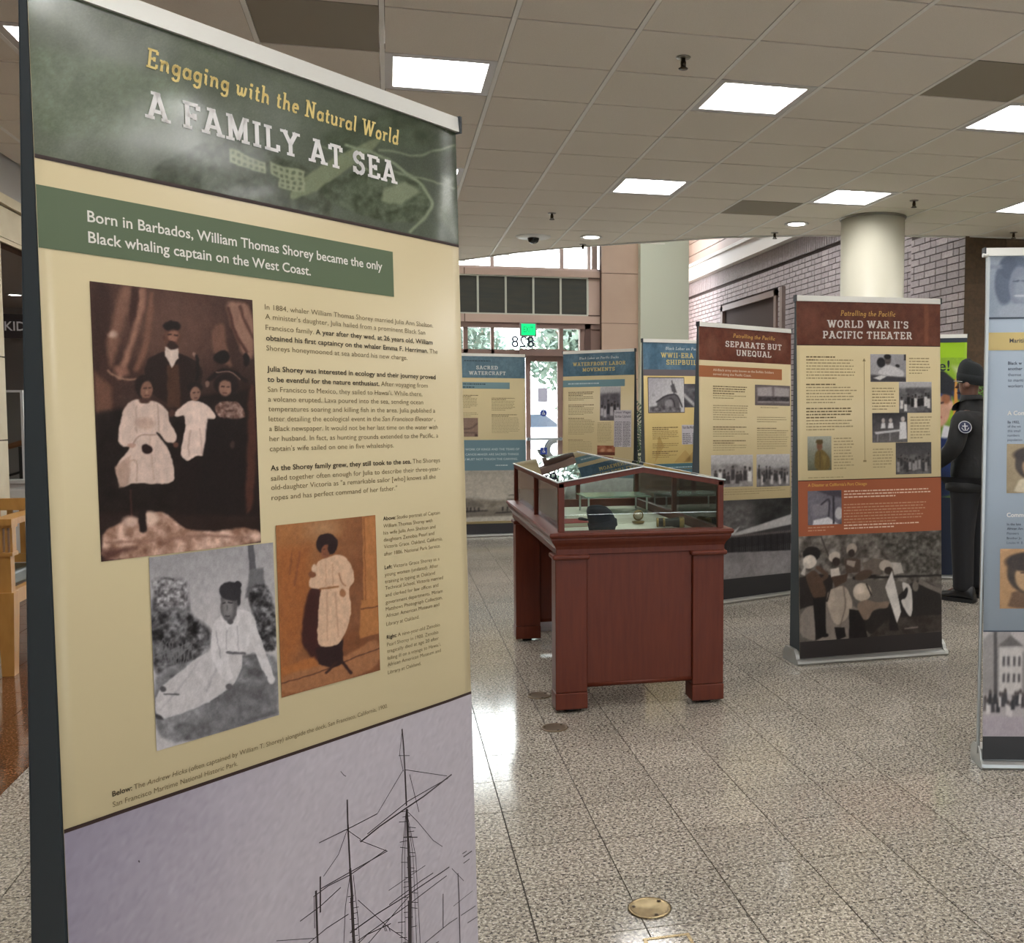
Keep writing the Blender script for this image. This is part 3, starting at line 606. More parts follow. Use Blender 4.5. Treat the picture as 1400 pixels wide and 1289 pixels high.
# atrium roof, with unseen skylights added to brighten the brick wall
rf = MB(); sk = [(-2.4, -.9), (.3, 1.8), (3.2, 5.4)]
rf.box(-7.5, 9.5, -4.5, 10.9, ZTOP, ZTOP + .15).box(-7.5, 9.5, 17.6, 21.2, ZTOP, ZTOP + .15)
xx = -7.5
for a, b in sk: rf.box(xx, a, 10.9, 17.6, ZTOP, ZTOP + .15); xx = b
rf.box(xx, 9.5, 10.9, 17.6, ZTOP, ZTOP + .15)
struct('ceiling_atrium', rf, M_WALL)
for k, (a, b) in enumerate(sk): put('added_skylight_glass', MB().box(a, b, 10.9, 17.6, ZTOP + .14, ZTOP + .15), glass_mat('added skylight glass'), bpy.data.objects['ceiling_atrium'])
# left: lower ceiling, fascia, pillar
M_GREYSH = mat('shaded grey bulkhead', (176, 172, 168), .7)  # grey stands for the shadow on the upper half of the fascia
struct('wall_left_bulkhead', MB().box(-2.86, -2.72, -4.3, 18.4, 3.0, ZTOP), M_GREYSH)
wl = struct('trim_4', MB().box(-2.8, -2.7, -4.3, 18.4, 2.66, 3.0), M_PINKD)
y = 2.0
while y < 16: put('fascia_stone', MB().box(-2.705, -2.69, y, y + 1.19, 2.70, 2.92), M_CREAM, wl); y += 1.2
put('fascia_cap', MB().box(-2.72, -2.66, -4.3, 18.4, 2.93, 3.0).box(-2.72, -2.68, -4.3, 18.4, 2.66, 2.69), M_CREAM, wl)
struct('ceiling_left', MB().box(-7.3, -2.8, -4.3, 18.4, 2.70, 2.8), mat('soffit grey', (168, 162, 158), .8))
pl = struct('trim_5', MB().box(-3.3, -2.715, 7.6, 8.18, 0, 2.7), M_PINKD)
for a, b in ((0, .55), (.56, 1.23), (1.24, 1.83), (1.84, 2.68)): put('stone_panel', MB().box(-3.31, -2.70, 7.59, 8.19, a, b), M_CREAM, pl)

# ================================================================ BANNER STANDS
M_ALU = mat('satin aluminium', (176, 176, 172), .42, metal=.85); M_ALU2 = mat('pale rail', (222, 220, 212), .35, metal=.3)
M_BACK = mat('slate grey banner backing', (66, 74, 78), .7); M_NAVY = mat('dark end cap', (44, 50, 54), .5)
HB = 2.08
def pr(name, rgb, rough=.38): return mat('print ' + name, rgb, rough, spec=PSPEC)
CREAM = (205, 188, 146)
class Banner:
    def __init__(s, label, x, y, a, tilt=0, W=.92, L=.065, double=True, cream=CREAM, back=None, sag=0.0, capw=.022):
        s.W, s.L, s.t = W, L, tilt
        s.root = thing('banner_stand', label, 'banner', (x, y, 0), a)
        ct, st = math.cos(tilt), math.sin(tilt)
        def P(u, v, off=0.0):
            u = np.asarray(u, float); v = np.asarray(v, float)
            w = sag * np.exp(-((u - W) / .05) ** 2) - sag * .5 * np.exp(-((u - .02) / .05) ** 2) if sag else 0
            return np.stack([u * ct - v * st, L * v / HB - off + w, v * ct + u * st], -1)
        s.P = P
        D = .17 if double else .12
        # base cassette
        b = MB(); x0, x1 = -.005, W + .005
        prof = [(-.022, .0), (-.028, .010), (-.024, .022), (-.008, .030), (.006, .031), (.014, .075), (D - .03, .078), (D, .05), (D + .006, .02), (D, .0)]
        cprof = [(-.024, .0), (-.030, .012), (-.024, .026), (-.006, .036), (.004, .06), (.03, .082), (D - .03, .082), (D + .002, .055), (D + .008, .02), (D + .002, .0)]
        b.loft([[(x0, p, q) for p, q in prof], [(x1, p, q) for p, q in prof]], smooth=False)
        put('base_cassette', b, M_ALU, s.root)
        for xa, xb in ((x0 - capw, x0), (x1, x1 + capw)):
            put('end_cap', MB().loft([[(xa, p, q) for p, q in cprof], [(xb, p, q) for p, q in cprof]], smooth=False), M_ALU, s.root)
        # graphic sheet
        n = 40; us = np.linspace(0, W, n + 1); g = MB()
        rings = []
        for v in (.034, HB):
            rings.append([tuple(p) for p in P(us, np.full(n + 1, v))])
        k = 0; g.v = rings[0] + rings[1]
        g.f = [(i, i + 1, n + 2 + i, n + 1 + i) for i in range(n)]; g.sm = [True] * n
        s.panel = put('graphic_panel', g, pr('sheet %d %d %d' % cream, cream), s.root)
        so = s.panel.modifiers.new('solid', 'SOLIDIFY'); so.thickness = .0006; so.offset = -1
        # rear sheet, posts, rail
        if double:
            r = MB(); r.hexa([(0, D - .03, .06), (W, D - .03, .06), (W, D - .028, .06), (0, D - .028, .06), (0 - HB * st, L + .02, HB), (W - HB * st, L + .02, HB), (W - HB * st, L + .022, HB), (-HB * st, L + .022, HB)])
            put('rear_panel', r, M_BACK, s.root)
            put('inner_lining', MB().hexa([(0.0, .012, .07), (.02, .012, .07), (.02, D - .032, .07), (0.0, D - .032, .07), (0 - HB * st, L + .002, HB), (.02 - HB * st, L + .002, HB), (.02 - HB * st, L + .018, HB), (-HB * st, L + .018, HB)]), M_BACK, s.root)
        xm = W / 2
        put('support_pole', MB().tube([(xm, D * .5, .06), (xm - HB * st, L + .01, HB)], .009, 10), M_ALU, s.root)
        y0 = L - .008; z = HB * ct
        put('top_rail', MB().hexa([(-HB * st, y0, z - .012), (W - HB * st, y0, z - .012 + W * st), (W - HB * st, y0 + .034, z - .012 + W * st), (-HB * st, y0 + .034, z - .012), (-HB * st, y0 + .004, z + .02), (W - HB * st, y0 + .004, z + .02 + W * st), (W - HB * st, y0 + .03, z + .02 + W * st), (-HB * st, y0 + .03, z + .02)]), M_ALU2, s.root)
        for xa, dz in ((-.006, 0), (W, W * st)): put('rail_cap', MB().box(xa - HB * st, xa + .006 - HB * st, y0 - .002, y0 + .036, z - .014 + dz, z + .022 + dz), M_NAVY, s.root)
    def flat(s, name, rgb, u0, u1, v0, v1, off=.0005, mb=None, **kw):
        m = mb or MB(); rect(m, s.P, u0, u1, v0, v1, off, 24 if u1 - u0 > .4 else 1)
        return put(name, m, pr('%d %d %d' % rgb, rgb), s.panel, **kw)
    def pic(s, name, C, q, off=.0011, **kw):
        (u0, v0), (u1, v1) = q     # v0 top
        return picture(name, C, lambda a, b: s.P(u0 + (u1 - u0) * a, v0 + (v1 - v0) * b, off), s.panel, **kw)
    def titles(s, items, **kw):
        for nm, txt, rgb, u0, v0, w, cap, wt, sh, ser in items:
            adv = lambda t: sum(SL[c][0] + LGAP for c in t); k_ = w / (adv(txt) - LGAP); x = 0
            for word in txt.split(' '):
                m = MB(); slab(m, s.P, word, u0 + x * k_, v0, (adv(word) - LGAP) * k_, cap, wt, sh, .0018, ser); put(nm, m, pr('%d %d %d' % rgb, rgb), s.panel); x += adv(word + ' ')
INK = (104, 88, 58); INKB = (50, 40, 26)

def header(b, c0, c1, seed, v0=1.822, extra=()):
    C = paint([(0, 0), (W_ := 905, 0), (905, 258), (0, 258)], 220, 64, c0, [('n', 160, (c1[0] - c0[0]) or 14, seed), ('n', 30, 12, seed + 5), *extra])
    return b.pic('header_band', C, ((0, HB - .001), (b.W, v0)), .0008)

# ---------------------------------------------------------------- 1. the big banner nearest the camera
B1 = Banner('tall banner nearest the camera with green header reading A FAMILY AT SEA', -.4663, 1.5944, .7643, -.008, .905, .0647, cream=(200, 184, 146), sag=.004)
q = [(-853, -116), (1046, 560), (1060, 1082), (-818, 682)]
g1, g2, g3 = (92, 102, 80), (60, 68, 52), (122, 132, 108)
sh = [('g', -800, 0, 900, 900, (100, 106, 88), (72, 80, 66)), ('n', 300, 16, 3, 3),
      ('pn', [(420, 620), (640, 520), (800, 470), (1060, 560), (1070, 700), (800, 640), (560, 700)], (62, 72, 54), 40, 60, 14, 5),
      ('pn', [(-300, 740), (-80, 640), (60, 600), (300, 700), (480, 800), (520, 1000), (100, 930), (-300, 850)], (66, 74, 56), 14, 30, 22, 8),
      ('pn', [(440, 820), (640, 730), (880, 760), (930, 900), (880, 1000), (640, 960), (470, 900)], (70, 80, 60), 12, 26, 22, 12),
      ('p', [(360, 780), (620, 640), (720, 600), (700, 640), (420, 860), (300, 900)], (112, 120, 92), 8),
      ('l', [(560, 640), (700, 680), (830, 760), (900, 830), (940, 900), (900, 980), (840, 1030)], 14, (126, 136, 110), 8),
      ('l', [(1040, 640), (900, 690), (700, 660)], 9, (118, 128, 104), 8), ('l', [(760, 750), (1040, 830)], 7, (118, 128, 104), 6), ('l', [(420, 640), (560, 690), (700, 780)], 8, (110, 120, 96), 6),
      ('p', [(730, 830), (820, 800), (880, 850), (800, 900), (720, 880)], (122, 130, 104), 14),
      ('p', [(980, 780), (1030, 790), (1050, 1080), (960, 960)], (104, 112, 94), 30),
      ('pn', [(-860, 200), (-600, 240), (-200, 330), (-100, 480), (-400, 620), (-850, 600)], (98, 108, 86), 60, 18, 9, 31)]
for k in range(16):   # bridge truss, upper left
    x = -350 + k * 42; y = 20 + k * 22; sh.append(('l', [(x, y), (x + 4, y + 60)], 5, (84, 92, 72), 4))
sh += [('l', [(-500, -60), (-350, 10), (-100, 130), (150, 280), (330, 400)], 7, (80, 88, 70), 5), ('l', [(-350, 80), (-100, 200), (150, 350), (330, 470)], 5, (84, 92, 72), 4)]
for (x, y, cols, rows, dx, dy, sk) in ((52, 668, 6, 2, 25, 26, 9), (232, 716, 5, 2, 27, 26, 9), (268, 778, 4, 2, 26, 24, 8)):
    sh.append(('p', [(x - 8, y - 6), (x + cols * dx + 2, y + cols * sk - 2), (x + cols * dx + 4, y + cols * sk + rows * dy + 2), (x - 6, y + rows * dy + 2)], (142, 148, 118), 3))
    for i in range(cols):
        for j in range(rows): cx, cy = x + dx * (i + .5) - 2, y + sk * (i + .5) + dy * (j + .5); sh.append(('p', [(cx - 7, cy - 8), (cx + 7, cy - 5), (cx + 7, cy + 8), (cx - 7, cy + 5)], (84, 92, 70), 3))
C = paint(q, 420, 130, g1, sh)
hb = B1.pic('header_band', C, ((0, HB - .001), (.905, 1.824)), .0006, rough=.2)
nt_ = hb.data.materials[0].node_tree; tc_ = nt_.nodes.new('ShaderNodeNewGeometry'); nz_ = nt_.nodes.new('ShaderNodeTexNoise'); nz_.inputs['Scale'].default_value = 4; nz_.inputs['Detail'].default_value = 1
bp_ = nt_.nodes.new('ShaderNodeBump'); bp_.inputs['Strength'].default_value = .6; bp_.inputs['Distance'].default_value = .016
pb_ = nt_.nodes['Principled BSDF']; pb_.inputs['Coat Weight'].default_value = .6; pb_.inputs['Coat Roughness'].default_value = .13; nt_.links.new(bp_.outputs[0], pb_.inputs['Coat Normal'])
nt_.links.new(tc_.outputs['Position'], nz_.inputs['Vector']); nt_.links.new(nz_.outputs[0], bp_.inputs['Height']); nt_.links.new(bp_.outputs[0], nt_.nodes['Principled BSDF'].inputs['Normal'])
B1.flat('rule_line', (52, 36, 32), 0, .905, 1.818, 1.824, .0009)
B1.flat('rule_line', (52, 36, 32), 0, .905, .825, .831, .0009)
B1.flat('intro_box', (94, 108, 82), 0, .702, 1.689, 1.780, .0009)
B1.titles([('subtitle_lettering', 'Engaging with the Natural World', (230, 206, 132), .178, 2.0, .548, .031, .175, .18, True),
           ('title_lettering', 'A FAMILY AT SEA', (236, 232, 228), .176, 1.920, .542, .043, .195, 0, True)])
m = MB()
for tx_, v, w_ in (('Born in Barbados, William Thomas Shorey became the only', 1.7385, .5975), ('Black whaling captain on the West Coast.', 1.7070, .418)): text_rows(m, B1.P, [('b', tx_)], .074, v, w_, .0165, .0016)
put('intro_text', m, pr('white', (234, 230, 220)), B1.panel)
body = [(1.635, .4247, [('r', 'In 1884, whaler William Thomas Shorey married Julia Ann Shelton.')]), (1.618, .400, [('r', "A minister's daughter, Julia hailed from a prominent Black San")]),
 (1.5987, .4217, [('r', 'Francisco family.'), ('b', 'A year after they wed, at 26 years old, William')]), (1.58, .4365, [('b', 'obtained his first captaincy on the whaler Emma F. Herriman.'), ('r', 'The')]),
 (1.5622, .346, [('r', 'Shoreys honeymooned at sea aboard his new charge.')]), (1.5252, .4277, [('b', 'Julia Shorey was interested in ecology and their journey proved')]),
 (1.5065, .403, [('b', 'to be eventful for the nature enthusiast.'), ('r', 'After voyaging from')]), (1.4885, .386, [('r', "San Francisco to Mexico, they sailed to Hawai'i. While there,")]),
 (1.4712, .388, [('r', 'a volcano erupted. Lava poured into the sea, sending ocean')]), (1.4538, .4235, [('r', 'temperatures soaring and killing fish in the area. Julia published a')]),
 (1.436, .4227, [('r', 'letter detailing the ecological event in the'), ('i', 'San Francisco Elevator'), ('r', ',')]), (1.4185, .4297, [('r', 'a Black newspaper. It would not be her last time on the water with')]),
 (1.4005, .4304, [('r', 'her husband. In fact, as hunting grounds extended to the Pacific, a')]), (1.3825, .3, [('r', "captain's wife sailed on one in five whaleships.")]),
 (1.3478, .434, [('b', 'As the Shorey family grew, they still took to the sea.'), ('r', 'The Shoreys')]), (1.3295, .433, [('r', 'sailed together often enough for Julia to describe their three-year-')]),
 (1.3131, .4193, [('r', 'old-daughter Victoria as "a remarkable sailor [who] knows all the')]), (1.2948, .306, [('r', 'ropes and has perfect command of her father."')])]
m = MB(); mr_ = MB()
for v, w_, sg in body: text_rows(m, B1.P, sg, .388, v, w_, .0092, only='b'); text_rows(mr_, B1.P, sg, .388, v, w_, .0092, only='ri')
put('bold_text', m, pr('ink', INKB), B1.panel, kind='stuff'); put('body_text', mr_, pr('thin ink', INK), B1.panel, kind='stuff')
cap = [(1.2359, .164, [('b', 'Above:'), ('r', 'Studio portrait of Captain')]), (1.221, .1405, [('r', 'William Thomas Shorey with')]), (1.207, .149, [('r', 'his wife Julia Ann Shelton and')]), (1.1932, .1446, [('r', 'daughters Zenobia Pearl and')]),
 (1.1792, .1695, [('r', 'Victoria Grace. Oakland, California,')]), (1.1643, .1626, [('r', 'after 1886. National Park Service.')]), (1.1371, .158, [('b', 'Left:'), ('r', 'Victoria Grace Shorey as a')]), (1.1226, .1533, [('r', 'young women (undated). After')]),
 (1.1084, .143, [('r', 'training in typing at Oakland')]), (1.0953, .1677, [('r', 'Technical School, Victoria married')]), (1.0811, .1526, [('r', 'and clerked for law offices and')]), (1.0664, .165, [('r', 'government departments. Miriam')]),
 (1.0525, .1639, [('r', 'Matthews Photograph Collection,')]), (1.039, .1536, [('r', 'African American Museum and')]), (1.0221, .093, [('r', 'Library at Oakland.')]), (.9952, .154, [('b', 'Right:'), ('r', 'A nine-year-old Zenobia')]),
 (.9803, .1486, [('r', 'Pearl Shorey in 1900. Zenobia')]), (.9668, .149, [('r', 'tragically died at age 20 after')]), (.9524, .155, [('r', "falling ill on a voyage to Hawai'i.")]), (.9394, .1543, [('r', 'African American Museum and')]), (.9235, .094, [('r', 'Library at Oakland.')])]
m = MB(); mr_ = MB()
for v, w_, sg in cap: text_rows(mr_, B1.P, sg, .653, v, w_, .0074, only='ri'); text_rows(m, B1.P, sg, .653, v, w_, .0074, only='b')
for v, w_, sg in ((.8563, .574, [('b', 'Below:'), ('r', 'The'), ('i', 'Andrew Hicks'), ('r', '(often captained by William T. Shorey) alongside the dock, San Francisco, California, 1900.')]), (.8398, .2235, [('r', 'San Francisco Maritime National Historic Park.')])): text_rows(m, B1.P, sg, .0757, v, w_, .0082, only='b'); text_rows(mr_, B1.P, sg, .0757, v, w_, .0082, only='ri')
put('caption_text', mr_, pr('thin ink', INK), B1.panel, kind='stuff'); put('bold_text', m, pr('ink', INKB), B1.panel, kind='stuff')
# family portrait
q = [(82, 93), (923, 188), (973, 1428), (143, 1562)]
D_, L_ = (34, 20, 18), (196, 166, 150)
sh = [('g', 300, 300, 700, 1000, (74, 48, 40), (38, 23, 20)), ('n', 120, 14, 2), ('e', 520, 350, 200, 220, 0, (92, 64, 54), 200),
 ('p', [(82, 90), (190, 100), (200, 250), (150, 500), (120, 760), (105, 760)], (54, 32, 26), 40),
 ('p', [(250, 110), (310, 120), (270, 300), (220, 470), (190, 560), (170, 420), (215, 260)], (122, 86, 70), 30),
 ('p', [(340, 125), (385, 130), (360, 290), (300, 480), (260, 600), (215, 600), (290, 420), (330, 260)], (144, 104, 86), 22),
 ('p', [(310, 130), (345, 130), (330, 260), (300, 330), (290, 260)], (60, 34, 28), 14),
 ('p', [(395, 150), (420, 155), (415, 330), (385, 460), (345, 560), (310, 560), (370, 400)], (116, 80, 64), 18),
 ('e', 205, 370, 26, 18, 0, (180, 150, 134), 16), ('l', [(180, 560), (260, 610), (340, 600), (390, 560)], 8, (156, 120, 100), 8), ('e', 250, 560, 40, 24, 20, (134, 94, 78), 20),
 ('p', [(100, 560), (200, 640), (200, 770), (110, 790)], (104, 70, 56), 30), ('p', [(780, 190), (900, 200), (935, 300), (930, 500), (880, 470), (820, 340)], (140, 104, 88), 20),
 ('l', [(800, 230), (840, 380), (900, 450)], 16, (78, 48, 40), 10), ('l', [(860, 220), (900, 330), (930, 380)], 14, (84, 54, 44), 10), ('p', [(720, 320), (780, 300), (790, 420), (830, 540), (760, 500), (715, 440)], (112, 78, 64), 16),
 ('pn', [(110, 780), (240, 760), (560, 770), (560, 1290), (130, 1300)], (24, 14, 12), 30, 60, 6, 4), ('p', [(560, 700), (930, 640), (960, 1290), (540, 1300)], (24, 13, 12), 20),
 # man
 ('p', [(470, 455), (390, 490), (372, 560), (370, 640), (480, 720), (620, 730), (680, 560), (640, 500), (560, 465)], (36, 22, 20), 6), ('p', [(485, 520), (545, 520), (560, 740), (490, 740)], (72, 46, 34), 10),
 ('p', [(478, 435), (545, 440), (548, 490), (512, 535), (476, 480)], (208, 186, 172), 4), ('e', 513, 380, 42, 62, 0, (96, 62, 50), 6), ('e', 512, 325, 44, 26, 0, (24, 14, 14), 8), ('e', 520, 375, 26, 30, 0, (140, 98, 80), 14),
 ('l', [(496, 368), (508, 366)], 8, (40, 22, 20), 4), ('l', [(526, 370), (540, 372)], 8, (40, 22, 20), 4), ('e', 518, 428, 28, 20, 0, (44, 26, 22), 8), ('e', 516, 408, 18, 6, 0, (50, 30, 26), 4), ('e', 472, 385, 6, 14, 0, (80, 50, 40), 4),
 # chair carving
 ('e', 770, 480, 40, 34, 0, (20, 12, 12), 8), ('e', 895, 490, 16, 34, 0, (18, 10, 12), 6), ('e', 630, 470, 9, 12, 0, (140, 110, 96), 4), ('l', [(640, 480), (650, 560), (640, 600)], 18, (22, 14, 14), 8), ('l', [(700, 600), (760, 545), (840, 560), (890, 600)], 22, (26, 16, 16), 8), ('l', [(740, 555), (820, 555), (860, 590)], 5, (140, 112, 100), 3), ('e', 695, 620, 12, 18, 0, (120, 92, 80), 5),
 # woman left
 ('p', [(330, 700), (270, 740), (240, 830), (230, 920), (250, 950), (300, 955), (215, 1060), (240, 1170), (330, 1140), (525, 1145), (525, 1040), (500, 960), (430, 880), (440, 870), (490, 930), (530, 925), (540, 890), (510, 840), (490, 750), (430, 712)], (206, 180, 166), 6),
 ('l', [(300, 950), (340, 890), (430, 890)], 6, (150, 122, 108), 6), ('l', [(330, 740), (330, 880)], 7, (176, 150, 136), 8), ('l', [(440, 730), (450, 870)], 7, (172, 146, 132), 8), ('e', 375, 830, 50, 30, 0, (186, 156, 140), 20), ('l', [(250, 1070), (330, 1010), (335, 1130)], 8, (172, 144, 128), 10), ('l', [(400, 900), (420, 1120)], 10, (190, 162, 146), 10), ('p', [(215, 1060), (300, 1000), (290, 1150), (240, 1170)], (176, 146, 130), 14),
 ('e', 375, 635, 52, 64, 0, (30, 18, 16), 8), ('e', 383, 655, 33, 46, 0, (128, 92, 76), 8), ('l', [(366, 645), (380, 645)], 6, (50, 30, 26), 3), ('l', [(394, 645), (406, 645)], 6, (50, 30, 26), 3), ('l', [(378, 682), (396, 682)], 6, (76, 42, 36), 3), ('e', 386, 664, 5, 9, 0, (156, 118, 100), 4), ('e', 375, 710, 30, 16, 0, (70, 44, 36), 6),
 ('e', 386, 962, 29, 27, 0, (34, 16, 16), 5), ('e', 535, 935, 14, 14, 0, (96, 62, 52), 5), ('e', 300, 945, 22, 12, 0, (178, 140, 124), 5),
 # child
 ('p', [(600, 705), (560, 740), (520, 770), (530, 795), (585, 775), (585, 860), (555, 990), (590, 1020), (640, 990), (690, 995), (735, 890), (715, 800), (735, 800), (740, 775), (700, 730), (660, 708)], (216, 190, 176), 5), ('l', [(610, 860), (600, 990)], 7, (180, 150, 136), 8), ('l', [(660, 850), (670, 980)], 7, (186, 156, 142), 8),
 ('e', 630, 640, 38, 26, 0, (26, 16, 16), 8), ('e', 634, 672, 27, 36, 0, (140, 104, 88), 6), ('l', [(622, 664), (630, 664)], 5, (50, 30, 26), 3), ('l', [(644, 664), (652, 664)], 5, (50, 30, 26), 3), ('l', [(630, 692), (644, 692)], 5, (84, 48, 42), 3), ('e', 512, 770, 18, 22, 0, (72, 46, 40), 5),
 # woman right
 ('pn', [(770, 705), (730, 740), (760, 800), (890, 795), (885, 750), (850, 705)], (120, 92, 82), 6, 14, 50, 9), ('e', 790, 620, 62, 56, 0, (26, 15, 15), 10), ('e', 786, 640, 32, 45, 0, (138, 102, 86), 8), ('l', [(768, 632), (782, 632)], 6, (50, 30, 26), 3), ('l', [(796, 634), (808, 634)], 6, (50, 30, 26), 3), ('l', [(776, 668), (794, 668)], 6, (84, 48, 42), 3), ('p', [(700, 800), (895, 790), (930, 1290), (640, 1290)], (22, 12, 12), 10), ('e', 825, 930, 12, 22, 0, (64, 46, 44), 6),
 ('p', [(905, 620), (935, 620), (950, 1000), (930, 1260), (890, 1290), (900, 900)], (72, 40, 32), 16), ('l', [(300, 1180), (305, 1420)], 9, (66, 38, 32), 5),
 # rug
 ('pn', [(150, 1395), (270, 1340), (330, 1320), (370, 1370), (420, 1290), (480, 1290), (590, 1380), (760, 1380), (880, 1350), (980, 1370), (980, 1440), (140, 1580)], (168, 132, 114), 14, 50, 50, 21),
 ('e', 400, 1325, 40, 34, 0, (208, 178, 160), 24), ('e', 300, 1345, 44, 28, 0, (196, 164, 148), 20), ('l', [(360, 1290), (365, 1380)], 40, (24, 13, 12), 10), ('l', [(170, 1460), (420, 1440), (700, 1400), (900, 1410)], 12, (138, 102, 88), 16), ('p', [(150, 1500), (330, 1480), (160, 1560)], (84, 52, 44), 30), ('n', 9, 5, 77)]
C = paint(q, 225, 345, D_, sh)
B1.pic('printed_photograph', C, ((.0735, 1.6488), (.3625, 1.2215)), .0011, label='sepia family portrait of four people')
# seated young woman, grey
q = [(258, 300), (838, 193), (903, 983), (340, 1192)]
sh = [('g', 400, 250, 500, 650, (150, 146, 148), (186, 180, 180)), ('n', 100, 8, 6), ('p', [(722, 205), (748, 205), (765, 320), (738, 360)], (84, 82, 86), 5), ('p', [(735, 325), (800, 310), (810, 420), (720, 460)], (104, 102, 104), 10),
 ('pn', [(270, 480), (360, 420), (440, 440), (470, 560), (570, 610), (570, 700), (450, 820), (300, 850)], (76, 74, 76), 24, 26, 70, 9), ('pn', [(280, 400), (360, 380), (450, 400), (460, 520), (300, 540)], (130, 126, 128), 24, 16, 66, 19),
 ('pn', [(720, 400), (820, 380), (870, 520), (880, 690), (800, 700), (770, 560)], (84, 82, 84), 14, 22, 70, 29), ('pn', [(300, 830), (470, 760), (700, 720), (890, 700), (905, 985), (340, 1195)], (112, 110, 112), 16, 40, 34, 39),
 ('pn', [(600, 860), (880, 840), (905, 985), (500, 1120)], (106, 104, 106), 30, 30, 20, 49)]
for k in range(14): a = k * .45; sh.append(('l', [(370 + 10 * k % 90, 790), (330 + 18 * k % 190, 700 - (k % 4) * 18), (300 + 21 * k % 200, 760)], 4, (112, 110, 112), 3))
sh += [('p', [(560, 710), (450, 800), (360, 880), (320, 935), (325, 1020), (365, 1048), (560, 960), (690, 860), (720, 780), (720, 700)], (190, 184, 184), 6), ('l', [(620, 740), (560, 900)], 9, (164, 158, 160), 10), ('l', [(520, 760), (430, 900), (350, 1000)], 8, (172, 166, 168), 10), ('l', [(360, 930), (430, 925)], 6, (60, 58, 60), 5), ('e', 355, 905, 14, 14, 0, (70, 68, 70), 6), ('e', 342, 1035, 22, 10, 20, (56, 54, 56), 5),
 ('p', [(700, 510), (620, 530), (570, 590), (570, 720), (600, 790), (640, 850), (690, 830), (660, 780), (650, 715), (735, 710), (760, 650), (800, 760), (850, 830), (870, 800), (820, 690), (770, 560), (750, 520)], (202, 196, 196), 5),
 ('l', [(650, 715), (730, 712)], 12, (96, 92, 96), 4), ('l', [(640, 600), (645, 700)], 5, (164, 158, 160), 5), ('l', [(690, 590), (700, 700)], 5, (170, 164, 166), 5), ('l', [(590, 620), (620, 740)], 6, (160, 154, 156), 6), ('e', 665, 872, 16, 14, 0, (90, 86, 88), 5), ('e', 858, 822, 18, 24, -20, (206, 200, 200), 6),
 ('e', 645, 500, 40, 74, -6, (92, 88, 90), 6), ('e', 640, 505, 24, 48, -6, (124, 120, 120), 14), ('e', 650, 432, 52, 44, 8, (44, 42, 46), 6), ('e', 682, 400, 18, 18, 0, (38, 36, 40), 4), ('e', 690, 470, 10, 30, 0, (40, 38, 42), 5), ('l', [(615, 490), (628, 488)], 6, (40, 38, 40), 3), ('l', [(645, 486), (658, 486)], 6, (40, 38, 40), 3), ('l', [(630, 545), (650, 543)], 6, (58, 54, 56), 3), ('l', [(637, 500), (634, 520)], 4, (80, 76, 78), 3), ('e', 655, 575, 14, 12, 0, (76, 72, 74), 5), ('p', [(632, 580), (662, 590), (640, 614)], (220, 214, 214), 3), ('n', 6, 6, 91)]
C = paint(q, 185, 265, (150, 146, 148), sh)
B1.pic('printed_photograph', C, ((.1512, 1.219), (.3875, .9065)), .0015, label='grey photograph of a seated young woman in a dark cap')
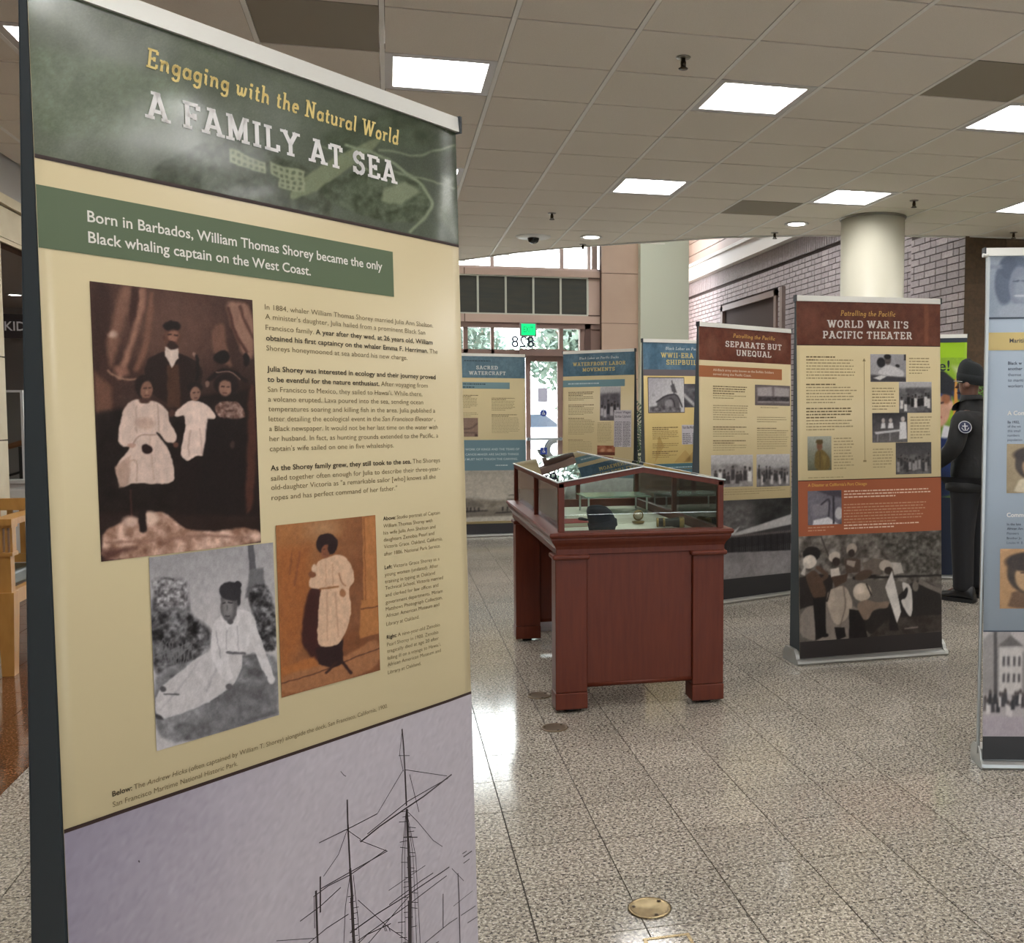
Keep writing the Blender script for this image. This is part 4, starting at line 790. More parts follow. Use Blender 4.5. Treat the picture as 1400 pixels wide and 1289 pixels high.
# standing girl, orange sepia
q = [(95, 155), (720, 125), (712, 1105), (88, 1250)]
sh = [('g', 120, 300, 620, 500, (158, 104, 62), (118, 72, 44)), ('n', 160, 14, 12), ('e', 390, 190, 90, 60, 0, (172, 128, 90), 90), ('p', [(640, 130), (720, 125), (715, 700), (625, 690)], (170, 112, 66), 8), ('l', [(650, 140), (640, 660)], 5, (120, 70, 40), 6), ('p', [(610, 660), (715, 650), (712, 870), (590, 900)], (164, 108, 62), 8), ('l', [(610, 712), (715, 702)], 7, (90, 50, 30), 4),
 ('p', [(95, 300), (300, 300), (300, 560), (220, 900), (90, 1130)], (150, 90, 48), 70), ('l', [(190, 340), (170, 470)], 9, (120, 72, 44), 10), ('l', [(240, 330), (200, 540)], 12, (126, 74, 46), 12),
 ('p', [(280, 560), (370, 560), (360, 900), (420, 1040), (300, 1030), (215, 900)], (56, 24, 22), 16), ('p', [(90, 1120), (300, 1050), (500, 1010), (715, 880), (712, 1105), (88, 1250)], (150, 100, 66), 16), ('l', [(90, 1160), (300, 1110), (520, 1030), (715, 965)], 6, (66, 34, 24), 4), ('p', [(90, 1060), (300, 1000), (330, 1060), (90, 1110)], (158, 96, 50), 20),
 ('p', [(310, 950), (490, 900), (480, 1050), (420, 1075), (330, 1050)], (38, 18, 20), 8), ('l', [(440, 1040), (375, 1105)], 16, (52, 26, 22), 5), ('l', [(475, 1040), (530, 1112)], 18, (46, 22, 20), 5),
 ('p', [(400, 375), (345, 400), (330, 460), (290, 510), (290, 560), (350, 572), (370, 560), (345, 650), (322, 930), (400, 945), (470, 920), (530, 800), (548, 700), (535, 580), (572, 540), (572, 470), (530, 380), (470, 360)], (204, 168, 140), 5), ('l', [(370, 570), (470, 562)], 12, (140, 92, 56), 4), ('l', [(400, 420), (395, 550)], 5, (180, 140, 112), 6), ('l', [(440, 420), (440, 550)], 5, (176, 136, 108), 6), ('l', [(480, 480), (490, 540), (520, 560)], 7, (150, 104, 74), 6), ('l', [(400, 600), (390, 900)], 8, (184, 146, 120), 8), ('l', [(450, 600), (460, 880)], 8, (180, 142, 116), 8), ('e', 497, 605, 19, 26, 0, (150, 100, 66), 5),
 ('e', 312, 478, 24, 22, 0, (120, 74, 50), 5), ('e', 325, 438, 16, 24, 0, (208, 176, 150), 6), ('e', 412, 290, 68, 68, 0, (38, 22, 24), 6), ('e', 402, 335, 28, 44, 12, (124, 76, 54), 6), ('e', 440, 320, 26, 36, 0, (36, 20, 22), 6), ('l', [(388, 322), (398, 322)], 5, (60, 30, 24), 3), ('l', [(388, 352), (400, 354)], 5, (90, 46, 36), 3), ('n', 10, 4, 55)]
C = paint(q, 160, 250, (140, 90, 56), sh)
B1.pic('printed_photograph', C, ((.394, 1.2488), (.632, .9365)), .0019, label='orange sepia photograph of a standing girl')
# ship photograph at the foot
TONE = 0
qs = [(61, 488), (1367, 44), (1395, 1054), (126, 1994)]
C = paint(qs, 120, 96, (176, 168, 176), [('g', 61, 488, 700, 700, (140, 132, 148), (182, 174, 180)), ('n', 200, 4, 5), ('e', 800, 1700, 900, 500, 0, (120, 114, 118), 500)])
B1.pic('printed_photograph', C, ((0, .825), (.905, .1)), .0007, label='pale photograph of sailing ship masts and rigging')
TONE = .2
Hi = np.linalg.inv(hom(qs))
def sp(x, y):
    w = Hi @ np.array([x, y, 1.0]); return w[0] / w[2] * .905, .825 - w[1] / w[2] * .725
ST = []
def stl(w, *p): ST.append((w, p))
stl(5, (1141, 155), (1146, 210), (1150, 285)); stl(2, (1141, 165), (1133, 235), (1145, 290)); stl(2, (1130, 240), (1165, 240)); stl(6, (1150, 285), (1155, 400)); stl(9, (1156, 410), (1162, 560)); stl(13, (1162, 560), (1168, 700)); stl(16, (1165, 700), (1168, 1054)); 
for dx in (-14, -7, 8, 15, 22): stl(2, (1154, 410), (1158 + dx * 1.2, 560), (1166 + dx * 2, 1050))
stl(5, (1300, 300), (1210, 370), (1150, 410), (1070, 465), (1008, 515)); stl(3, (1288, 312), (1160, 385), (1030, 490)); stl(2, (1150, 285), (1285, 305)); stl(2, (1145, 285), (1062, 425)); stl(2, (1160, 420), (1190, 450), (1240, 510), (1270, 530)); stl(2, (1165, 300), (1195, 420))
stl(4, (1368, 545), (1270, 610), (1165, 680), (1060, 745), (975, 805)); stl(3, (1360, 570), (1260, 640), (1165, 712), (1000, 830)); stl(3, (1350, 545), (1200, 640), (1100, 715)); stl(3, (1380, 720), (1290, 775), (1210, 840), (1120, 900)); stl(3, (1385, 755), (1230, 850)); stl(2, (1215, 590), (1098, 670)); stl(3, (1145, 500), (1190, 500)); stl(3, (1170, 680), (1040, 830), (1000, 880))
stl(5, (966, 380), (968, 460)); stl(6, (968, 460), (975, 600)); stl(9, (975, 600), (982, 700)); stl(11, (980, 690), (985, 800), (996, 1000)); stl(3, (1062, 425), (985, 465), (876, 518)); stl(3, (1090, 540), (975, 620), (905, 655), (858, 690)); stl(3, (1092, 545), (880, 665)); stl(2, (968, 470), (938, 555), (890, 625)); stl(2, (970, 480), (1010, 508)); stl(2, (1005, 510), (1095, 545)); stl(3, (945, 660), (880, 720), (815, 768)); stl(3, (970, 745), (900, 790), (840, 840), (790, 880)); stl(2, (1000, 700), (1100, 790), (1160, 830)); stl(2, (975, 620), (960, 720), (955, 838)); stl(2, (985, 620), (1000, 760), (1010, 900))
stl(5, (880, 625), (880, 740)); stl(7, (866, 670), (870, 800), (878, 1000)); stl(2, (860, 690), (862, 790)); stl(3, (1105, 775), (1030, 810), (990, 850)); stl(2, (740, 830), (860, 822)); stl(4, (1320, 615), (1324, 700), (1328, 900)); stl(2, (1305, 720), (1370, 672)); stl(2, (1340, 640), (1300, 600)); stl(3, (1272, 680), (1272, 790)); stl(2, (1300, 830), (1400, 780)); stl(3, (1240, 880), (1395, 800)); stl(2, (1392, 690), (1396, 900)); stl(2, (945, 290), (955, 302), (962, 306)); stl(3, (300, 574), (303, 580))
for x in (1080, 1095, 1085): stl(2, (x, 780), (x + 8, 800))
r_ = random.Random(4)
for k in range(40):
    y = 420 + k * 16; x = 1158 + r_.uniform(-16, 16) * (1 + k / 30); stl(2, (x - 12, y), (x + 12, y + r_.uniform(-6, 4)))
for k in range(18): y = 690 + k * 18; x = 985 + r_.uniform(-8, 8); stl(2, (x - 10, y), (x + 10, y - 4))
m = MB()
for w_, p in ST:
    for (a, b_) in zip(p[:-1], p[1:]):
        (u0, v0), (u1, v1) = sp(*a), sp(*b_); l = math.hypot(u1 - u0, v1 - v0) + 1e-9; h = w_ * .00033; nx_, ny_ = -(v1 - v0) / l * h, (u1 - u0) / l * h
        uu = np.array([u0 - nx_, u1 - nx_, u1 + nx_, u0 + nx_]); vv = np.array([v0 - ny_, v1 - ny_, v1 + ny_, v0 + ny_])
        if uu.max() < .904: m.poly(B1.P(uu, vv, .0014))
put('printed_rigging', m, pr('rigging', (62, 54, 56)), B1.panel, kind='stuff')

# ---------------------------------------------------------------- small generic picture painters
def crowd(nx, ny, seed, bg=(120, 116, 116), fig=(40, 38, 40), lt=(210, 206, 204), n=14, horizon=.35, sky=(196, 194, 196)):
    r = random.Random(seed); sh = [('g', 0, 0, 0, 100, sky, bg), ('pn', [(0, horizon * 100), (100, horizon * 90), (100, 100), (0, 100)], bg, 8, 14, 30, seed)]
    for k in range(n):
        x = 4 + 92 * (k + .5) / n + r.uniform(-2, 2); h = r.uniform(30, 44); y = 95 - r.random() * 22; c = fig if r.random() < .6 else lt; w = 42 / n
        sh += [('p', [(x - w, y), (x - w * .9, y - h * .75), (x + w * .9, y - h * .75), (x + w, y)], c, 1.5), ('e', x, y - h * .86, w * .55, h * .13, 0, (92, 84, 82) if c == fig else (70, 64, 62), 1.5), ('e', x, y - h * .97, w * .6, h * .06, 0, (30, 28, 30), 1.2)]
    return paint([(0, 0), (100, 0), (100, 100), (0, 100)], nx, ny, bg, sh + [('n', 6, 9, seed)])
def newsprint(b, name, q, head, seed):
    (u0, v0), (u1, v1) = q; b.flat(name, (204, 200, 206), u0, u1, v1, v0, .0016)
    m = MB(); hh = (v0 - v1) * .1
    for k, tx_ in enumerate(head): text_rows(m, b.P, [('b', tx_)], u0 + .01, v0 - .035 - k * .045, (u1 - u0) - .02, .026, .0022)
    mid = (u0 + u1) / 2; dashes(m, b.P, u0 + .008, mid - .004, v0 - .03 - .045 * len(head), v1 + .005, .0105, .005, .0022, seed); dashes(m, b.P, mid + .004, u1 - .008, v0 - .03 - .045 * len(head), v1 + .005, .0105, .005, .0022, seed + 1)
    put('newsprint_text', m, pr('news ink', (104, 98, 108)), b.panel, kind='stuff')
def microtext(b, blocks, rgb=(168, 152, 116), bold=(116, 100, 72), pitch=.0172, h=.0058):
    m = MB(); mb_ = MB()
    for i, (u0, u1, v0, v1, nb) in enumerate(blocks):
        if nb: dashes(mb_, b.P, u0, u1, v0, v0 - nb * pitch, pitch, h * 1.2, .0012, i + 3)
        if v0 - nb * pitch - v1 > pitch * .5: dashes(m, b.P, u0, u1, v0 - nb * pitch, v1, pitch, h, .0012, i + 50)
    if m.v: put('body_text', m, pr('micro %d' % rgb[0], rgb), b.panel, kind='stuff')
    if mb_.v: put('bold_text', mb_, pr('micro bold %d' % bold[0], bold), b.panel, kind='stuff')
Q1 = [(0, 0), (100, 0), (100, 100), (0, 100)]

# ---------------------------------------------------------------- 2. WORLD WAR II'S PACIFIC THEATER
B2 = Banner("banner with rust header reading WORLD WAR II'S PACIFIC THEATER, right of the glass case", 2.2667, 5.2957, .0347, .0075)
header(B2, (104, 56, 38), (122, 66, 46), 11, extra=[('p', [(800, 20), (830, 20), (828, 250), (806, 250)], (128, 78, 54), 8), ('e', 90, 120, 50, 60, 0, (116, 66, 48), 30), ('e', 560, 200, 90, 40, 0, (116, 68, 50), 30)])
B2.titles([('subtitle_lettering', 'Patrolling the Pacific', (216, 172, 92), .272, 1.990, .352, .030, .17, .2, True),
           ('title_lettering', "WORLD WAR II'S", (236, 230, 222), .190, 1.922, .520, .041, .195, 0, True), ('title_lettering', 'PACIFIC THEATER', (236, 230, 222), .160, 1.860, .575, .041, .195, 0, True)])
B2.flat('rule_line', (60, 40, 32), 0, .92, 1.818, 1.823, .0011)
microtext(B2, [(.057, .37, 1.762, 1.625, 1), (.057, .17, 1.745, 1.728, 1), (.055, .373, 1.606, 1.485, 1), (.054, .362, 1.469, 1.332, 4), (.224, .352, 1.297, 1.115, 0), (.712, .852, 1.757, 1.655, 0), (.471, .63, 1.583, 1.448, 0), (.719, .86, 1.414, 1.276, 0), (.473, .606, 1.23, 1.106, 0), (.062, .43, 1.075, 1.062, 0)])
m = MB(); rect(m, B2.P, .4195, .4225, 1.16, 1.73, .0011); rect(m, B2.P, .411, .431, 1.15, 1.16, .0011); m.poly(B2.P(np.array([.411, .431, .421]), np.array([1.73, 1.73, 1.748]), .0011)); put('timeline_rule', m, pr('rule', (150, 132, 96)), B2.panel)
C = paint(Q1, 60, 44, (170, 168, 172), [('g', 0, 0, 100, 60, (188, 186, 190), (150, 148, 152)), ('e', 30, 30, 12, 18, 0, (36, 34, 38), 3), ('p', [(20, 66), (36, 44), (52, 38), (70, 46), (94, 62), (94, 84), (50, 82), (24, 72)], (216, 214, 216), 3), ('e', 49, 22, 9, 16, 0, (96, 88, 86), 2), ('e', 48, 9, 10, 9, 0, (24, 22, 24), 2), ('l', [(46, 30), (53, 30)], 2, (50, 44, 44), 1.5), ('e', 76, 42, 7, 5, 30, (40, 38, 40), 2), ('p', [(0, 74), (100, 84), (100, 100), (0, 100)], (70, 68, 72), 6), ('p', [(8, 86), (30, 76), (46, 80), (26, 94)], (226, 224, 224), 2), ('p', [(95, 0), (100, 0), (100, 22), (95, 22)], (30, 28, 30), 2)])
B2.pic('printed_photograph', C, ((.461, 1.772), (.692, 1.612)), .0012, label='grey photograph of a person in white at a desk')
B2.pic('printed_photograph', crowd(56, 50, 3, (96, 94, 96), (20, 18, 20), (220, 216, 214), 9, .2), ((.645, 1.612), (.860, 1.431)), .0013)
C = paint(Q1, 60, 48, (90, 88, 90), [('g', 0, 0, 0, 100, (60, 58, 62), (110, 106, 106)), ('n', 12, 14, 4), ('p', [(24, 52), (26, 34), (36, 34), (38, 52)], (222, 220, 222), 2), ('e', 31, 26, 5, 8, 0, (190, 180, 176), 2), ('p', [(44, 52), (46, 34), (58, 34), (60, 52)], (222, 220, 222), 2), ('e', 52, 26, 5, 8, 0, (190, 180, 176), 2), ('p', [(76, 90), (78, 32), (96, 30), (98, 88)], (226, 224, 226), 2), ('e', 87, 22, 6, 9, 0, (196, 186, 182), 2), ('p', [(6, 64), (80, 56), (84, 62), (10, 72)], (206, 204, 206), 2), ('l', [(16, 70), (14, 96)], 2, (170, 168, 170), 1.5), ('l', [(50, 66), (50, 94)], 2, (170, 168, 170), 1.5)])
B2.pic('printed_photograph', C, ((.470, 1.432), (.699, 1.260)), .0014)
B2.pic('printed_photograph', crowd(56, 48, 8, (92, 90, 90), (54, 52, 54), (150, 146, 146), 11, .4, (70, 68, 70)), ((.621, 1.258), (.856, 1.072)), .0015)
C = paint(Q1, 40, 54, (140, 144, 124), [('g', 0, 0, 0, 100, (170, 172, 160), (92, 92, 74)), ('p', [(28, 100), (30, 50), (46, 38), (66, 40), (92, 62), (96, 100)], (110, 92, 50), 4), ('e', 50, 28, 12, 14, 0, (120, 84, 62), 3), ('p', [(34, 18), (38, 10), (62, 10), (66, 20), (50, 24)], (88, 72, 40), 3), ('l', [(52, 46), (52, 92)], 2, (70, 58, 34), 2), ('p', [(60, 55), (80, 60), (70, 90)], (128, 110, 62), 6)])
B2.pic('printed_photograph', C, ((.060, 1.302), (.209, 1.108)), .0012, label='colour photograph of an officer in a peaked cap')
B2.flat('orange_band', (162, 92, 62), 0, .92, .734, 1.048, .0007)
B2.flat('rule_line', (60, 40, 32), 0, .92, 1.048, 1.053, .001)
m = MB(); text_rows(m, B2.P, [('b', "A Disaster at California's Port Chicago")], .060, 1.016, .373, .017, .0014); put('subtitle_lettering', m, pr('gold', (214, 168, 84)), B2.panel)
microtext(B2, [(.286, .85, .992, .935, 3), (.284, .84, .915, .80, 0), (.284, .82, .795, .762, 2), (.058, .24, .790, .757, 0)], (198, 152, 122), (232, 206, 184))
C = paint(Q1, 58, 52, (110, 106, 116), [('n', 20, 20, 7), ('p', [(10, 40), (60, 34), (62, 70), (20, 74)], (130, 126, 132), 4), ('l', [(40, 40), (66, 20), (60, 90)], 5, (60, 56, 64), 2), ('p', [(16, 86), (60, 78), (90, 100), (14, 100)], (216, 214, 218), 3), ('e', 92, 68, 12, 18, 0, (190, 188, 192), 3), ('l', [(76, 10), (76, 96)], 6, (54, 50, 58), 2), ('p', [(30, 0), (100, 0), (100, 22), (60, 14)], (70, 66, 74), 6)])
B2.pic('printed_photograph', C, ((.058, .991), (.270, .796)), .0012)
# sailors at a deck gun
WARP = .007
q = [(105, 443), (1030, 412), (1035, 1070), (122, 1135)]
sh = [('g', 500, 430, 500, 700, (128, 120, 110), (96, 90, 84)), ('pn', [(100, 440), (1035, 410), (1035, 760), (100, 700)], (104, 98, 92), 8, 36, 46, 5), ('pn', [(560, 420), (1035, 410), (1035, 740), (820, 700)], (82, 78, 72), 60, 22, 40, 15),
 ('p', [(110, 715), (200, 690), (330, 700), (330, 860), (120, 920)], (40, 34, 32), 4), ('p', [(120, 920), (330, 860), (480, 900), (560, 1000), (560, 1110), (122, 1135)], (134, 124, 116), 6), ('p', [(860, 720), (1035, 790), (1035, 1070), (560, 1105), (520, 960), (700, 900)], (38, 34, 32), 8), ('pn', [(700, 980), (1035, 960), (1035, 1070), (560, 1108)], (60, 52, 48), 10, 40, 14, 4),
 ('l', [(250, 445), (330, 640)], 7, (52, 46, 42), 3), ('p', [(890, 730), (1035, 800), (1035, 830), (880, 760)], (112, 104, 98), 4), ('l', [(570, 718), (1033, 706)], 14, (34, 30, 28), 4), ('l', [(470, 720), (600, 710)], 20, (28, 24, 24), 4),
 ('p', [(150, 700), (210, 660), (260, 720), (290, 800), (280, 850), (210, 860), (170, 760)], (82, 62, 50), 5), ('p', [(205, 850), (285, 840), (292, 1090), (225, 1125)], (22, 18, 18), 5), ('l', [(230, 650), (300, 700), (250, 740)], 26, (86, 66, 54), 5), ('e', 190, 560, 58, 50, -10, (30, 26, 24), 6), ('e', 178, 610, 46, 44, -10, (206, 194, 182), 4), ('e', 165, 600, 26, 24, -10, (228, 218, 206), 14), ('e', 285, 1090, 22, 14, 0, (20, 16, 16), 4),
 ('e', 340, 580, 38, 34, -20, (188, 176, 164), 4), ('e', 352, 612, 26, 30, 0, (50, 40, 36), 4), ('p', [(315, 660), (370, 650), (380, 700), (320, 715)], (210, 200, 190), 4), ('p', [(320, 710), (430, 690), (420, 740), (350, 780)], (74, 56, 46), 4), ('p', [(300, 800), (410, 760), (470, 880), (430, 980), (350, 1040), (290, 880)], (176, 162, 148), 5), ('l', [(400, 770), (420, 900), (380, 1040)], 8, (120, 108, 98), 6), ('l', [(330, 740), (295, 870)], 8, (40, 34, 32), 3), ('p', [(345, 1040), (410, 1040), (420, 1100), (360, 1125)], (24, 20, 20), 4),
 ('e', 452, 530, 34, 40, 10, (168, 154, 142), 4), ('e', 452, 556, 22, 26, 0, (52, 42, 38), 4), ('p', [(400, 600), (440, 585), (510, 600), (510, 680), (420, 690)], (78, 64, 56), 5), ('p', [(420, 600), (480, 610), (470, 650), (420, 630)], (150, 138, 128), 4), ('p', [(520, 620), (600, 590), (660, 600), (640, 700), (540, 690)], (104, 94, 86), 4),
 ('e', 530, 700, 60, 30, -20, (80, 64, 54), 5), ('e', 522, 812, 58, 60, 0, (190, 176, 160), 4), ('e', 505, 795, 32, 34, 0, (216, 202, 188), 18), ('l', [(550, 760), (580, 830)], 9, (40, 34, 32), 3), ('p', [(490, 880), (560, 860), (610, 880), (700, 870), (690, 920), (600, 920), (560, 1000), (500, 970)], (128, 110, 96), 5), ('p', [(440, 920), (500, 930), (540, 1000), (560, 1110), (440, 1115)], (26, 22, 22), 6),
 ('e', 672, 640, 42, 36, 0, (178, 166, 154), 4), ('e', 690, 672, 26, 24, 0, (54, 44, 38), 4), ('p', [(712, 670), (775, 940), (748, 1015), (670, 780)], (214, 208, 202), 3), ('p', [(700, 620), (770, 620), (790, 690), (730, 700)], (180, 172, 164), 4), ('p', [(770, 740), (840, 770), (850, 930), (835, 985), (765, 870), (800, 850)], (206, 200, 194), 3), ('e', 800, 820, 14, 40, 15, (34, 30, 30), 4), ('p', [(700, 910), (745, 1015), (760, 1060), (700, 1060)], (30, 26, 26), 5), ('e', 865, 775, 20, 34, 0, (112, 104, 96), 5), ('l', [(800, 1050), (880, 1040)], 8, (140, 128, 120), 6), ('p', [(122, 690), (160, 600), (150, 700)], (190, 182, 174), 6), ('n', 8, 5, 44)]
B2.pic('printed_photograph', paint(q, 215, 150, (96, 90, 84), sh), ((0, .734), (.92, .130)), .001, label='dark photograph of helmeted sailors around a deck gun')
B2.flat('black_foot_band', (48, 44, 44), 0, .92, .034, .130, .001)

WARP = .016
# ---------------------------------------------------------------- 3. SEPARATE BUT UNEQUAL
B3 = Banner('banner with rust header reading SEPARATE BUT UNEQUAL, behind the glass case', 2.2174, 7.0447, .3663, -.0148)
header(B3, (104, 54, 38), (124, 70, 50), 21, extra=[('e', 120, 150, 60, 70, 0, (118, 72, 54), 40), ('e', 800, 120, 60, 70, 0, (116, 70, 52), 40)])
B3.titles([('subtitle_lettering', 'Patrolling the Pacific', (216, 172, 92), .324, 2.002, .425, .030, .17, .2, True), ('title_lettering', 'SEPARATE BUT', (236, 230, 222), .250, 1.930, .571, .043, .195, 0, True), ('title_lettering', 'UNEQUAL', (236, 230, 222), .356, 1.868, .355, .043, .195, 0, True)])
B3.flat('intro_box', (172, 108, 70), 0, .823, 1.698, 1.782, .0008)
m = MB(); text_rows(m, B3.P, [('b', 'All-Black army units known as the Buffalo Soldiers')], .132, 1.745, .605, .017, .0014); text_rows(m, B3.P, [('b', 'served along the Pacific Coast.')], .132, 1.714, .375, .017, .0014); put('intro_text', m, pr('pale', (226, 208, 186)), B3.panel)
microtext(B3, [(.131, .472, 1.64, 1.53, 4), (.131, .483, 1.498, 1.376, 0), (.130, .482, 1.338, 1.255, 2), (.130, .482, 1.235, 1.146, 2), (.564, .896, 1.415, 1.36, 0), (.564, .896, 1.33, 1.16, 1), (.109, .9, .866, .81, 0), (.60, .9, 1.49, 1.475, 0)])
C = paint(Q1, 52, 28, (110, 100, 100), [('p', [(6, 14), (48, 8), (50, 84), (8, 88)], (176, 168, 168), 6), ('p', [(54, 8), (98, 14), (98, 86), (54, 84)], (172, 164, 164), 6), ('pn', [(8, 56), (98, 54), (98, 78), (8, 80)], (70, 64, 66), 4, 5, 30, 3)])
B3.pic('printed_photograph', C, ((.544, 1.655), (.908, 1.498)), .0012, label='wide twin-frame photograph of a distant troop line')
B3.pic('printed_photograph', crowd(54, 36, 15, (150, 146, 146), (60, 56, 58), (226, 224, 224), 9, .3), ((.109, 1.120), (.521, .878)), .0012)
B3.pic('printed_photograph', crowd(48, 36, 25, (120, 116, 116), (50, 48, 50), (200, 196, 196), 12, .45), ((.558, 1.121), (.905, .871)), .0012)
WARP = .004
q = [(0, 0), (100, 0), (100, 100), (0, 100)]
sh = [('pn', [(0, 0), (100, 0), (100, 60), (0, 60)], (40, 40, 40), 2, 14, 26, 3), ('e', 36, 22, 22, 22, 0, (100, 98, 98), 26), ('pn', [(18, 8), (54, 8), (54, 44), (18, 44)], (96, 94, 94), 12, 5, 26, 13), ('g2',) , ]
sh = sh[:3] + [('p', [(30, 44), (100, 22), (100, 36), (38, 46)], (176, 174, 174), 1.5), ('p', [(26, 46), (42, 34), (36, 44)], (188, 186, 186), 1), ('p', [(38, 46), (100, 36), (100, 60), (40, 58)], (54, 52, 54), 2), ('p', [(4, 44), (14, 36), (20, 44), (20, 60), (4, 60)], (150, 148, 150), 1.5), ('p', [(0, 60), (100, 62), (100, 100), (0, 100)], (128, 124, 126), 3), ('pn', [(0, 70), (100, 64), (100, 100), (0, 100)], (132, 128, 130), 8, 18, 16, 33)]
for k in range(34): x = 20 + 78 * k / 33; sh += [('p', [(x - 1.1, 66 + k * .12), (x - 1, 48 - k * .05), (x + 1, 48 - k * .05), (x + 1.1, 66 + k * .12)], (34, 32, 36) if k % 3 else (20, 20, 22), .6), ('e', x, 46.5 - k * .05, .9, 1.6, 0, (96, 88, 86), .6)]
B3.pic('printed_photograph', paint(q, 130, 110, (90, 90, 90), sh), ((0, .778), (.92, .185)), .001, label='dark photograph of a long line of troops by a barn')
B3.flat('black_foot_band', (44, 44, 46), 0, .92, .034, .185, .001)

WARP = .01
# ---------------------------------------------------------------- 4. SACRED WATERCRAFT
B4 = Banner('banner with blue header reading SACRED WATERCRAFT, beside the edge of the green banner', .6224, 11.5628, .0521, -.0047)
header(B4, (94, 122, 136), (106, 134, 148), 31)
B4.titles([('subtitle_lettering', 'Native Hawaiian Traditions', (52, 74, 84), .23, 2.003, .49, .022, .13, .15, False)] if False else [])
m = MB(); dashes(m, B4.P, .215, .72, 2.03, 2.0, .03, .016, .0014, 5); put('subtitle_lettering', m, pr('dark teal', (58, 80, 90)), B4.panel)
B4.titles([('title_lettering', 'SACRED', (226, 228, 224), .352, 1.920, .25, .040, .19, 0, True), ('title_lettering', 'WATERCRAFT', (226, 228, 224), .268, 1.857, .424, .040, .19, 0, True)])
B4.flat('intro_box', (124, 154, 160), 0, .737, 1.698, 1.772, .0008)
m = MB(); dashes(m, B4.P, .165, .66, 1.765, 1.735, .03, .013, .0012, 8); dashes(m, B4.P, .165, .45, 1.730, 1.705, .03, .013, .0012, 9); put('intro_text', m, pr('dark teal', (58, 80, 90)), B4.panel)
microtext(B4, [(.161, .378, 1.63, 1.475, 2), (.525, .80, 1.60, 1.44, 2), (.161, .378, 1.43, 1.38, 0), (.525, .85, 1.41, 1.18, 2)])
C = paint(Q1, 24, 26, (140, 114, 98), [('l', [(0, 60), (60, 58), (96, 30)], 6, (92, 72, 62), 4), ('l', [(0, 78), (90, 80)], 6, (96, 76, 66), 4), ('p', [(80, 86), (96, 86), (96, 100), (80, 100)], (74, 56, 48), 3)])
B4.pic('printed_photograph', C, ((.173, 1.364), (.368, 1.150)), .0012)
B4.flat('quote_band', (108, 136, 146), 0, .92, .762, 1.112, .0007)
m = MB()
for v, w_, tx_, u0 in ((.993, .70, 'THE WORK OF KINGS AND THE TEARS OF', .145), (.935, .69, 'THE CANOE-MAKER ARE SACRED THINGS', .145), (.880, .68, 'YOU MUST NOT TOUCH THE CARVING.', .145)): text_rows(m, B4.P, [('b', tx_)], u0, v, w_, .024, .0014)
dashes(m, B4.P, .566, .8, .835, .805, .03, .012, .0014, 4); put('quote_text', m, pr('pale blue', (196, 212, 216)), B4.panel)
sh = [('g', 0, 0, 0, 100, (176, 168, 156), (196, 190, 178)), ('n', 26, 12, 3, 3), ('pn', [(0, 58), (30, 52), (60, 60), (100, 56), (100, 76), (0, 78)], (140, 132, 120), 6, 8, 22, 4), ('pn', [(0, 56), (12, 52), (24, 66), (10, 74), (0, 74)], (88, 82, 74), 3, 4, 24, 5), ('p', [(18, 66), (32, 58), (46, 66), (46, 72), (18, 72)], (112, 104, 96), 5), ('p', [(0, 78), (100, 74), (100, 92), (0, 94)], (122, 114, 104), 6), ('l', [(20, 80), (50, 79)], 2.4, (48, 42, 40), 1.2), ('l', [(62, 84), (96, 82)], 2.4, (52, 46, 44), 1.2), ('p', [(0, 92), (100, 90), (100, 100), (0, 100)], (190, 184, 172), 3)]
for x in (26, 30, 35, 40, 70, 76, 82): sh.append(('l', [(x, 80), (x, 73)], 1.6, (40, 36, 36), .8))
sh += [('l', [(86, 36), (88, 80)], 2, (60, 54, 50), 1), ('l', [(78, 50), (98, 48)], 1.5, (60, 54, 50), 1), ('l', [(76, 58), (98, 58)], 1.5, (70, 64, 60), 1)]
B4.pic('printed_photograph', paint(Q1, 96, 64, (180, 170, 160), sh), ((0, .762), (.92, .178)), .001, label='pale old print of canoes on water')
B4.flat('black_foot_band', (56, 54, 56), 0, .92, .034, .15, .001)

# ---------------------------------------------------------------- 5. WATERFRONT LABOR MOVEMENTS
B5 = Banner('banner with blue header reading WATERFRONT LABOR MOVEMENTS in yellow', 1.8567, 11.0273, -.7732, .0062)
header(B5, (84, 114, 132), (106, 136, 152), 41, extra=[('n', 60, 12, 6)])
B5.titles([('subtitle_lettering', 'Black Labor on Pacific Docks', (222, 226, 226), .213, 2.004, .507, .026, .15, .16, True), ('title_lettering', 'WATERFRONT LABOR', (222, 200, 128), .130, 1.934, .68, .038, .19, 0, True), ('title_lettering', 'MOVEMENTS', (222, 200, 128), .258, 1.872, .418, .038, .19, 0, True)])
B5.flat('intro_box', (116, 150, 158), 0, .802, 1.703, 1.778, .0008)
m = MB(); dashes(m, B5.P, .07, .75, 1.755, 1.725, .03, .014, .0012, 8); put('intro_text', m, pr('pale blue', (196, 212, 216)), B5.panel)
microtext(B5, [(.074, .415, 1.655, 1.56, 3), (.076, .42, 1.515, 1.40, 2), (.077, .422, 1.368, 1.18, 1), (.077, .40, 1.13, .98, 1), (.459, .65, 1.32, 1.10, 0)])
B5.pic('printed_photograph', crowd(34, 46, 31, (110, 106, 112), (50, 48, 54), (190, 186, 192), 6, .2), ((.490, 1.702), (.751, 1.335)), .0012, label='grey photograph of standing dock workers')
newsprint(B5, 'printed_newspaper', ((.672, 1.447), (.889, 1.052)), ['Union Wages', 'Strike Upheld'], 7)
